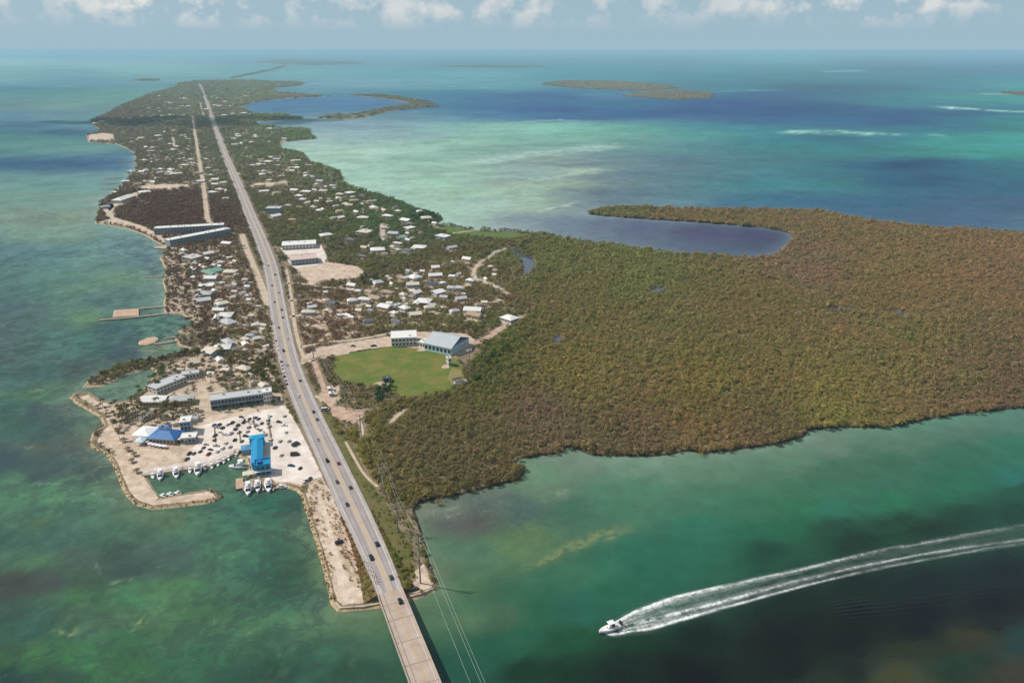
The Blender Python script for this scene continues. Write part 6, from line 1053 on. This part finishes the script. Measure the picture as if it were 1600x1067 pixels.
def crown_mesh(seed, n=95, rx=3.6, rz=2.4, zc=2.9, size=1.15, sparse=False, m=None):
    r = random.Random(seed); mb = MB(); sh = []
    lobes = [(r.uniform(-1, 1) * rx * .45, r.uniform(-1, 1) * rx * .45, r.uniform(-.2, .5) * rz, r.uniform(.45, .75)) for _ in range(5)]
    for i in range(n):
        lx, ly, lz, lr = lobes[i % 5]; a = r.uniform(0, 6.283); u = r.uniform(-.35, 1); q = math.sqrt(max(0, 1 - u * u)); k = r.uniform(.75, 1.08)
        c = Vector((lx + math.cos(a) * q * rx * lr * k, ly + math.sin(a) * q * rx * lr * k, zc + lz + u * rz * lr * k)); s = size * r.uniform(.6, 1.3)
        nrm = (Vector((math.cos(a) * q, math.sin(a) * q, u + .7)) + Vector((r.uniform(-1, 1), r.uniform(-1, 1), r.uniform(-.3, 1))) * .6).normalized()
        t = nrm.cross(Vector((r.uniform(-1, 1), r.uniform(-1, 1), .3))).normalized(); b = nrm.cross(t)
        mb.add([c - t * s * .5, c + b * s * .36, c + t * s * .55, c - b * s * .4], [(0, 3, 2, 1)] if (t.cross(b)).dot(nrm) < 0 else [(0, 1, 2, 3)])
        g = r.uniform(.74, 1.22); w = (1.06, .98, .88) if r.random() < .35 else (.95, 1.02, .95); sh += [(g * w[0], g * w[1], g * w[2], 1)] * 4
    if True:                                    # branches reaching into the crown
        for i in range(5):
            lx, ly, lz, lr = lobes[i]; p = [(0, 0, -.6), (lx * .4, ly * .4, zc * .5), (lx, ly, zc + lz * .6)]; o = len(mb.v); mb.tube(p, [.2, .13, .05], 3); sh += [(1.0, .9, .8, 1)] * (len(mb.v) - o)
    me = mb.mesh('crown'); a = me.attributes.new('shade', 'FLOAT_COLOR', 'POINT'); a.data.foreach_set('color', np.array(sh, np.float32).ravel()); me.materials.append(m or m_leafI); return me
protos = bpy.data.collections.new('crown_shapes')            # shapes for the woods, not placed in the scene themselves
for i in range(6):
    o = bpy.data.objects.new('crown_shape_%d' % i, crown_mesh(100 + i, 95 if i < 4 else 60, 3.5 + .25 * (i % 3), 2.3 + .3 * (i % 2), 2.8, 1.15 if i < 4 else .85)); protos.objects.link(o)
gn = bpy.data.node_groups.new('woods', 'GeometryNodeTree'); gn.interface.new_socket('Geometry', in_out='INPUT', socket_type='NodeSocketGeometry'); gn.interface.new_socket('Geometry', in_out='OUTPUT', socket_type='NodeSocketGeometry')
N = gn.nodes.new; gi = N('NodeGroupInput'); go = N('NodeGroupOutput'); ci = N('GeometryNodeCollectionInfo'); ci.inputs['Collection'].default_value = protos; ci.inputs['Separate Children'].default_value = True; ci.inputs['Reset Children'].default_value = True
ip = N('GeometryNodeInstanceOnPoints'); ip.inputs['Pick Instance'].default_value = True
def named(n, t): q = N('GeometryNodeInputNamedAttribute'); q.data_type = t; q.inputs['Name'].default_value = n; return q.outputs['Attribute']
gn.links.new(gi.outputs[0], ip.inputs['Points']); gn.links.new(ci.outputs[0], ip.inputs['Instance']); gn.links.new(named('pick', 'INT'), ip.inputs['Instance Index']); gn.links.new(named('turn', 'FLOAT_VECTOR'), ip.inputs['Rotation']); gn.links.new(named('size', 'FLOAT_VECTOR'), ip.inputs['Scale']); gn.links.new(ip.outputs[0], go.inputs[0])

VEG_C = [(700,700,'#60553f'),(850,650,'#67564a'),(1000,690,'#605240'),(750,755,'#564c32'),(900,580,'#6f6539'),(1000,520,'#6b6241'),(1100,600,'#6e6337'),(1200,680,'#62543f'),(1300,630,'#71673c'),(1500,600,'#685a43'),(1590,612,'#645242'),(1200,480,'#6d6041'),(1400,430,'#736144'),(1260,410,'#735f50'),(1000,420,'#67663f'),(900,400,'#666440'),(1550,400,'#77604a'),(1300,350,'#736046'),(1100,335,'#6f5f43'),(850,480,'#6a6041'),(780,540,'#55572d'),(740,610,'#5a5731'),(640,690,'#60563c'),(1100,640,'#6b5a3c'),(1400,560,'#6e6240'),
 (480,520,'#6a5347'),(520,505,'#6b5245'),(620,500,'#5e5738'),(700,430,'#64583d'),(560,400,'#5c5a3a'),(460,345,'#5e5238'),(490,365,'#4c5a34'),(480,335,'#5f5538'),(600,350,'#4a5a3a'),(650,330,'#465a3c'),(560,290,'#53603f'),(430,240,'#5b6142'),(400,300,'#5c5a3c'),(450,215,'#5d6a45'),(340,335,'#573f37'),(250,330,'#563c35'),(300,315,'#5a4038'),(280,230,'#5d5742'),(330,250,'#5f6048'),(200,190,'#665c54'),(300,150,'#706e60'),(400,140,'#72745f'),(450,150,'#76705c'),(340,430,'#5a4a40'),(360,480,'#5d4838'),(390,540,'#564d31'),(400,590,'#4c4c2b'),(300,540,'#4a3a30'),(560,690,'#66602f'),(250,600,'#4f4c30'),(530,860,'#76543f'),(640,860,'#5c5a2c'),(980,138,'#7d7568'),(600,165,'#62604a'),(460,97,'#6a6a5c')]  # farthest entries are paled and greyed, haze put into the foliage colour
def scatter(label, name, region, bands, dens, seed, test=None, hs=1.0, gain=1.0, fringe=False, var=1.0, pts=None):
    g = np.random.default_rng(seed); PTS = []
    x0 = y0 = 1e9; x1 = y1 = -1e9
    W = np.array([tuple(G(x, y, LAND))[:2] for x, y in region]); x0, y0 = W.min(0); x1, y1 = W.max(0)
    for (a, b, sp) in bands:
        lo, hi = max(y0, a), min(y1, b)
        if hi <= lo: continue
        X, Y = np.meshgrid(np.arange(x0, x1, sp), np.arange(lo, hi, sp * .9)); X = X.ravel() + g.uniform(-.5, .5, X.size) * sp; Y = Y.ravel() + g.uniform(-.5, .5, Y.size) * sp
        k = inpoly(X, Y, W); X, Y = X[k], Y[k]
        if len(X): PTS.append(np.stack([X, Y, np.full(len(X), sp)], 1))
    if fringe:                                  # trees standing right on the ragged water's edge
        E = []
        for i in range(len(W)):
            a, b = W[i], W[(i + 1) % len(W)]; L = np.hypot(*(b - a)); sp = 3.4 if a[1] < 1000 else 5.5; k = int(L / (sp * .55))
            if k < 1 or max(abs(a[0]), abs(b[0])) > 2500: continue
            t = g.random(k); q = a + (b - a) * t[:, None] + g.normal(0, 2.4, (k, 2)); E.append(np.c_[q, np.full(k, sp)])
        PTS.append(np.concatenate(E))
    zs = None
    if pts is not None: PTS = [pts[:, :3]]; zs = pts[:, 3]
    P = np.concatenate(PTS); px, py = PX(P[:, 0], P[:, 1], LAND)
    keep = inpoly(px, py, MAIN) if test is None and not fringe else np.ones(len(P), bool)
    den = dens(px, py, P) if callable(dens) else (1.0 if pts is not None else dens) * np.clip(9.0 if pts is not None else 1.15 + 2.4 * np.minimum(fbm(P[:, 0] / 26, P[:, 1] / 26, seed + 2, 3) + .12, 0), .25, 1)
    keep &= g.random(len(P)) < den
    P, px, py = P[keep], px[keep], py[keep]
    if test is None:
        bad = np.zeros(len(P), bool)
        for c in COVERS: bad |= inpoly(px, py, c)
        for path, w in EXCL:
            q = np.array(path); m = (P[:, 0] > q[:, 0].min() - w) & (P[:, 0] < q[:, 0].max() + w) & (P[:, 1] > q[:, 1].min() - w) & (P[:, 1] < q[:, 1].max() + w); ii = np.nonzero(m & ~bad)[0]
            if len(ii): d_, _ = dpath(P[ii, 0], P[ii, 1], path); bad[ii[d_ < w]] = True
        for hx, hy, hr in HOUSES: bad |= ((P[:, 0] - hx) ** 2 + ((P[:, 1] - hy + hr * .35) / 1.15) ** 2 < (hr * .92 + .3 * P[:, 2]) ** 2)
        P, px, py = P[~bad], px[~bad], py[~bad]
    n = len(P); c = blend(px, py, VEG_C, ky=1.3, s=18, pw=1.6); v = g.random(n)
    big = fbm(P[:, 0] / 55, P[:, 1] / 55, seed + 5, 4); sm = fbm(P[:, 0] / 14, P[:, 1] / 14, seed + 9, 3)
    green = np.clip(big * 2.2 + sm * 1.2, -1, 1)[:, None]
    c = c * (1 + var * green * np.array([-.09, .05, -.05])) * (1 + (var - 1) * .3 * np.clip(big * 2 + sm, -1, 1))[:, None] * np.exp(g.normal(0, .12, n))[:, None]
    alt = g.random(n)
    c = np.where((alt < .10)[:, None], c * np.array([.62, .86, .62]), c); c = np.where((alt > .92)[:, None], c * np.array([1.2, 1.17, 1.2]), c)
    c = np.clip(c * VEG_GAIN * gain, .01, .6)
    me = bpy.data.meshes.new(name); me.from_pydata([tuple(p) for p in np.c_[P[:, :2], (zs if zs is not None else np.full(n, LAND + .05))]], [], [])
    sc_ = P[:, 2] / 5.0; sc_ = sc_ * np.exp(g.normal(0, .24, n)); hgt = np.exp(g.normal(0, .18, n)) * hs * np.clip(1 + big * .5, .7, 1.4)
    sc_ = np.where(P[:, 2] > 8, sc_ * .8, sc_); sc_ = np.where((px < 600) & (py > 742), sc_ * .7, sc_); sc_ = np.where((px > 500) & (px < 660) & (py > 640) & ~inpoly(px, py, MANG), sc_ * .7, sc_)
    S = np.stack([sc_ * g.uniform(.85, 1.25, n), sc_ * g.uniform(.85, 1.25, n), np.where(sc_ > 1, 1.0 + .35 * (sc_ - 1), sc_) * hgt], 1)
    def attr(nm, t, key, A): a = me.attributes.new(nm, t, 'POINT'); a.data.foreach_set(key, A.ravel())
    attr('tcol', 'FLOAT_COLOR', 'color', np.c_[c, np.ones(n)].astype(np.float32)); attr('pick', 'INT', 'value', g.integers(0, 6, n).astype(np.int32)); attr('turn', 'FLOAT_VECTOR', 'vector', np.c_[np.zeros((n, 2)), g.uniform(0, 6.28, n)].astype(np.float32)); attr('size', 'FLOAT_VECTOR', 'vector', S.astype(np.float32))
    o = bpy.data.objects.new(name, me); COL.objects.link(o); md = o.modifiers.new('woods', 'NODES'); md.node_group = gn; tag(o, label, 'woods', kind='stuff'); return n
VEG_GAIN = np.array([1.9, 1.86, 1.5])
BANDS = [(300, 620, 2.6), (620, 1000, 3.1), (1000, 1700, 4.4), (1700, 3000, 9), (3000, 5200, 15), (5200, 9500, 24)]
MANG = [(645,790),(600,770),(575,730),(548,680),(560,660),(600,640),(690,622),(735,612),(765,560),(805,525),(835,480),(842,430),(806,388),(838,366),(900,378),(975,386),(1050,398),(1125,403),(1170,405),(1215,400),(1246,376),(1236,364),(1200,356),(1100,347),(1015,342),(960,338),(920,334),(940,328),(965,325),(1100,328),(1280,331),(1350,345),(1425,355),(1525,362),(1600,366),(1800,374),(2050,384),(2050,585),(1800,612),(1600,634),(1530,641),(1450,652),(1390,665),(1300,665),(1260,669),(1254,679),(1215,690),(1160,698),(1100,705),(1070,701),(1050,706),(1015,710),(925,708),(905,700),(888,695),(865,706),(810,714),(802,720),(816,736),(810,746),(765,757),(720,769),(690,775),(655,782)]
# yards round the houses and bare sandy spots in the scrub
ry = random.Random(91); yd = MB()
def blot(x, y, r, z):
    n = 9; a0 = ry.random() * 6; e = ry.uniform(.6, 1.4); b = ry.random() * 3.14; vs = []
    for i in range(n):
        a = a0 + 6.283 * i / n; k = r * ry.uniform(.65, 1.25); u, v = math.cos(a) * k * e, math.sin(a) * k / e; vs.append((x + u * math.cos(b) - v * math.sin(b), y + u * math.sin(b) + v * math.cos(b), z))
    yd.add(vs, [tuple(range(n))])
SPOTS = []
def blots(poly, n, r0, r1, clear=True):
    W = [tuple(G(x, y, LAND))[:2] for x, y in poly]; xs = [w[0] for w in W]; ys = [w[1] for w in W]; k = 0
    while k < n:
        x, y = ry.uniform(min(xs), max(xs)), ry.uniform(min(ys), max(ys))
        if inpoly(np.array([x]), np.array([y]), W)[0]: r = ry.uniform(r0, r1); blot(x, y, r, LAND + .085 + .0004 * (len(yd.f) % 60)); SPOTS.append((x, y, r * .8)); k += 1
for hx, hy, hr in list(HOUSES):
    if hr < 15 and hy < 5000 and ry.random() < .75: blot(hx + ry.uniform(-4, 4), hy - hr * ry.uniform(.3, .9), hr * ry.uniform(.8, 1.3), LAND + .085 + .0004 * (len(yd.f) % 60))
blots([(262,400),(330,385),(372,380),(392,420),(420,500),(430,556),(330,550),(315,490),(280,470)], 120, 1.8, 5.5)
blots([(470,500),(462,450),(590,432),(640,408),(770,405),(810,480),(700,512),(520,530)], 70, 2.0, 7)
blots([(400,300),(470,290),(640,330),(690,350),(640,400),(500,360),(440,350)], 60, 3, 9)
blots([(200,205),(300,190),(310,280),(330,300),(220,290),(215,250)], 70, 5, 14)
blots([(345,200),(430,205),(480,250),(540,285),(400,300),(372,270)], 60, 5, 15)
blots([(180,185),(300,150),(390,140),(395,170),(330,180)], 50, 10, 30)
blots([(262,572),(330,555),(410,556),(434,600),(330,606),(290,594)], 60, 1.5, 4)
blots([(470,500),(520,480),(560,500),(560,525),(480,535)], 35, 1.5, 5)
HOUSES += SPOTS
tag(yd.build('bare_yards', mat('bare_yard', '#c2b09a', c2='#a3907a', nscale=.12)), kind='structure')
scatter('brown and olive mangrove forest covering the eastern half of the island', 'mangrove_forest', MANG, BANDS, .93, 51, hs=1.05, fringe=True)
TOWN = [(p[0], p[1]) for p in MAIN]
def town_density(px, py, P):
    d = np.full(len(px), .78); d = np.where(inpoly(px, py, MANG), 0, d)
    def z(Q, v):
        nonlocal d; d = np.where(inpoly(px, py, Q), v, d)
    z([(230,830),(100,800),(100,600),(140,600),(222,628),(250,560),(330,548),(440,560),(450,640),(478,690),(504,748),(440,790)], .06)
    z([(330,550),(425,548),(440,600),(440,615),(360,618),(330,590)], .62)
    z([(250,380),(300,375),(380,375),(420,480),(440,560),(340,560),(300,545),(270,500),(255,430)], .68)
    z([(250,380),(290,380),(310,480),(330,550),(270,545),(250,460)], .36)
    z([(150,352),(215,335),(245,305),(300,298),(385,300),(395,348),(340,354),(200,358)], .97)
    z([(465,540),(455,480),(560,480),(620,510),(600,528),(500,536)], .7)
    z([(440,800),(470,745),(505,745),(570,860),(595,920),(600,950),(520,955)], .34); z([(508,752),(520,775),(548,840),(568,890),(588,922),(560,915),(538,870),(522,815),(508,775)], .97)
    z([(500,635),(545,680),(600,780),(640,870),(655,905),(625,905),(560,775),(515,690)], .42)
    z([(128,600),(160,583),(202,567),(265,557),(310,545),(312,552),(260,563),(200,572),(150,595)], .9)
    z([(510,560),(535,596),(600,606),(700,625),(600,645),(560,640),(515,632)], .6)
    z([(640,870),(660,880),(680,915),(640,932),(648,905)], .25)
    cl = fbm(P[:, 0] / 38, P[:, 1] / 38, 77, 3); return np.clip(d * (1 + cl * 1.1), 0, 1)
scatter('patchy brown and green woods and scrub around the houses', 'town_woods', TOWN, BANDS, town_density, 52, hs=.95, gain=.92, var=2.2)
bank = []; rb = random.Random(3)
for _ in range(620):                              # low scrub on the slopes of the road bank
    i = rb.randrange(AB - 22, AB); s_ = side_of(ROAD, i); p_ = ROAD[i].lerp(ROAD[i + 1], rb.random()); h_ = max(.1, p_.z - LAND - .1); u_ = rb.uniform(.12, 1.0); q_ = p_ + (s_ * (WR[i] + .3 + h_ * 2.0 * u_) if rb.random() < .45 else s_ * (WL[i] - .3 - h_ * 2.0 * u_)); bank.append((q_.x, q_.y, rb.uniform(1.2, 2.6), p_.z - .12 - h_ * u_ - .15))
scatter('low brown and green scrub on the road bank before the bridge', 'bank_scrub', [(500, 800), (600, 800), (640, 930), (560, 930)], [(300, 620, 50)], 1.0, 58, test=True, hs=.8, gain=.9, var=2.0, pts=np.array(bank))
far = [(3000, 12000, 26), (12000, 40000, 70)]
for P, lab in zip(ISLES, ('low mangrove ring around the far blue lagoon', 'long grey-brown mangrove island on the right near the horizon', 'small mangrove island just below the long one', 'tiny dark mangrove islet far out on the left', 'faint hazy island chain at the horizon', 'thin mangroves along the far causeway', 'faint low island in the middle of the horizon', 'thin dark mangrove bar north of the far lagoon', 'faint low island at the far right edge')):
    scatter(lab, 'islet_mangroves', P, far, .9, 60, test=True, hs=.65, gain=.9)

# single trees ------------------------------------------------------
def palm_meshes(seed):
    r = random.Random(seed); h = r.uniform(6.5, 9); bx, by = r.uniform(-1, 1), r.uniform(-1, 1)
    pts = [(bx * (k / 5) ** 2, by * (k / 5) ** 2, h * k / 5 - (.5 if k == 0 else 0)) for k in range(6)]; t = MB().tube(pts, [.28, .2, .17, .15, .14, .13], 6).mesh('trunk'); top = Vector(pts[-1]); mb = MB(); sh = []
    for k in range(15):
        a = k * 2.399 + r.uniform(-.2, .2); L = r.uniform(2.4, 3.4); up = r.uniform(.2, 1.1); dr = r.uniform(1.2, 2.4); prev = None; d = Vector((math.cos(a), math.sin(a), 0)); sd = Vector((-d.y, d.x, 0))
        for j in range(5):
            u = j / 4; p = top + d * L * u + Vector((0, 0, up * u * 1.6 - dr * u * u * 1.35)); w = .5 * math.sin(math.pi * min(.97, .18 + u * .8)); cur = [p - sd * w - Vector((0, 0, w * .5)), p, p + sd * w - Vector((0, 0, w * .5))]
            if prev: o = len(mb.v); mb.add(prev + cur, [(0, 1, 4, 3), (1, 2, 5, 4)]); g = r.uniform(.75, 1.25); sh += [(g * 1.05, g, g * .9, 1)] * 6
            prev = cur
    me = mb.mesh('crown'); a = me.attributes.new('shade', 'FLOAT_COLOR', 'POINT'); a.data.foreach_set('color', np.array(sh, np.float32).ravel()); return t, me
PALMS = [palm_meshes(i) for i in range(4)]
def tree_meshes(seed):
    r = random.Random(seed); t = MB().tube([(0, 0, -.5), (.1, 0, 1.8), (.2, .1, 3.6)], [.38, .27, .16], 6)
    for k in range(4): a = k * 1.6 + r.random(); t.tube([(.1, 0, 2.0), (math.cos(a) * 1.1, math.sin(a) * 1.1, 3.6), (math.cos(a) * 2.0, math.sin(a) * 2.0, 4.8)], [.18, .12, .05], 4)
    return t.mesh('trunk'), crown_mesh(300 + seed, 170, 3.6, 2.7, 4.4, .95, m=m_leafO)
TREES = [tree_meshes(i) for i in range(4)]
def plant(kind, k, p, s, colr, label, cat, group, name):
    o = thing(name, label, cat, p, random.uniform(0, 6.28), group, (s, s, s * random.uniform(.9, 1.15))); t, c = (PALMS if kind == 'palm' else TREES)[k % 4]
    put('trunk', t, m_palmbark if kind == 'palm' else m_bark, o); q = put('crown', c, m_leafO, o); cc = lin(colr); j = random.uniform(.8, 1.2); q.color = (cc[0] * j, cc[1] * j, cc[2] * j, 1)
rp = random.Random(5)
def grove(poly, n, seed, mind=4.2):
    r = random.Random(seed); W = [tuple(G(x, y, LAND))[:2] for x, y in poly]; out = []; xs = [w[0] for w in W]; ys = [w[1] for w in W]; tries = 0
    while len(out) < n and tries < 6000:
        tries += 1; x, y = r.uniform(min(xs), max(xs)), r.uniform(min(ys), max(ys))
        if not inpoly(np.array([x]), np.array([y]), W)[0]: continue
        if any((x - a) ** 2 + (y - b) ** 2 < mind ** 2 for a, b in out): continue
        if any((x - hx) ** 2 + (y - hy) ** 2 < (hr * .8) ** 2 for hx, hy, hr in HOUSES): continue
        out.append((x, y))
    return out
GROVES = [('palm', [(150,630),(175,640),(215,630),(222,650),(190,668),(200,700),(186,690),(172,656)], 26, 'scattered palm on the open sand of the western point', '#55502e', .8),
 ('palm', [(190,664),(186,645),(222,628),(260,632),(305,640),(318,655),(282,664)], 62, 'coconut palm in the grove between the restaurant and the low resort buildings', '#5d5a34', 1.0),
 ('palm', [(206,626),(228,608),(250,584),(258,575),(262,600),(240,616),(222,626)], 22, 'coconut palm leaning along the lagoon edge of the resort', '#4f5a30', 1.0),
 ('palm', [(262,570),(330,552),(410,552),(434,600),(330,606),(300,592),(268,590)], 60, 'palm among the sandy clearings above the resort buildings', '#55502c', 1.0),
 ('palm', [(264,470),(262,425),(272,400),(300,410),(318,440),(322,470),(312,486),(285,480)], 70, 'palm on the sandy bank of the west shore below the hotel', '#4d4630', 1.05),
 ('palm', [(290,510),(318,498),(345,500),(352,530),(330,548),(310,530)], 34, 'palm beside the small western bay near the narrow jetty', '#55462f', 1.0),
 ('tree', [(330,640),(345,632),(425,622),(440,625),(430,632),(350,646)], 16, 'small green tree in the planted strip between resort building and car park', '#4a522a', .55),
 ('tree', [(586,622),(598,604),(606,598),(612,606),(600,622),(590,634)], 12, 'dark green tree in the clump below the ball field', '#33502c', .95),
 ('tree', [(748,560),(735,590),(742,606),(760,590),(790,560),(800,545),(775,545)], 20, 'fresh green tree at the forest edge behind the light tower', '#52662c', .9),
 ('tree', [(560,432),(580,430),(592,446),(570,448)], 8, 'dark green tree right of the sandy building site', '#36522f', 1.1),
 ('tree', [(380,648),(418,640),(424,690),(390,690)], 8, 'low tree on a parking island of the gravel lot', '#54502f', .42),
 ('tree', [(205,566),(255,558),(300,549),(308,552),(255,564),(205,571)], 20, 'dark scrub tree on the narrow spit above the lagoon', '#453a2c', .6),
 ('tree', [(640,340),(660,330),(684,338),(680,350),(650,352)], 18, 'dark green tree on the bay shore point above the lawn', '#3c5234', 1.2)]
for gi_, (kind, poly, n, lab, colr, s) in enumerate(GROVES):
    for k, (x, y) in enumerate(grove(poly, n, 70 + gi_, 3.6 if kind == 'palm' else 4.0 * s + 1)):
        plant(kind, k, Vector((x, y, LAND + .03)), s * rp.uniform(.8, 1.25), colr, lab, 'palm' if kind == 'palm' else 'tree', lab, 'palm_tree' if kind == 'palm' else 'broadleaf_tree')

# ---------------------------------------------------------------- cloud overhead shading the far island; far-left sea has its cloud shade in the colour
m_cloud = mat('cloud_white', (.9, .9, .92), rough=1.0, spec=0.0); m_cloud.node_tree.nodes['Principled BSDF'].inputs['Alpha'].default_value = .4
def cloud(label, spot, rx, ry, seed, h=1250):
    S = G(*spot, 0); c = S + TO_SUN * (h / TO_SUN.z); r = random.Random(seed); mb = MB()
    for _ in range(46):
        a = r.uniform(0, 6.28); q = math.sqrt(r.random()); x, y = math.cos(a) * q * rx, math.sin(a) * q * ry; rad = r.uniform(.16, .3) * min(rx, ry) * (1.25 - .6 * q) + 25
        n1, n2 = 7, 10; vs = []; 
        for i in range(1, n1):
            for j in range(n2):
                u = math.pi * i / n1; v = 2 * math.pi * j / n2; k = rad * r.uniform(.86, 1.14); vs.append((x + k * math.sin(u) * math.cos(v), y + k * math.sin(u) * math.sin(v), max(-40, k * math.cos(u) * .7)))
        vs += [(x, y, rad * .7), (x, y, -40)]; t = (n1 - 1) * n2
        mb.add(vs, [(i * n2 + j, (i + 1) * n2 + j, (i + 1) * n2 + (j + 1) % n2, i * n2 + (j + 1) % n2) for i in range(n1 - 2) for j in range(n2)] + [(t, j, (j + 1) % n2) for j in range(n2)] + [(t + 1, (n1 - 2) * n2 + (j + 1) % n2, (n1 - 2) * n2 + j) for j in range(n2)])
    o = mb.build('cloud', m_cloud, None, True); o.location = c; tag(o, label, 'cloud')
cloud('cloud overhead shading the dark band across the far island', (295, 191), 640, 260, 1)

# ---------------------------------------------------------------- haze
m_haze = bpy.data.materials.new('haze'); m_haze.use_nodes = True; nt = m_haze.node_tree; nt.nodes.remove(nt.nodes['Principled BSDF'])
pv = nt.nodes.new('ShaderNodeVolumePrincipled'); pv.inputs['Density'].default_value = HAZE_D if 'HAZE_D' in globals() else 5.2e-5; pv.inputs['Color'].default_value = (.44, .71, .84, 1); pv.inputs['Anisotropy'].default_value = 0.0
nt.links.new(pv.outputs['Volume'], nt.nodes['Material Output'].inputs['Volume'])
h = MB().box(-FAR - 500, FAR + 500, -FAR - 500, FAR + 500, -14.0, CAM_H + 6).build('haze', m_haze); tag(h, kind='stuff'); h['label'] = 'thin bluish sea haze over the whole water'
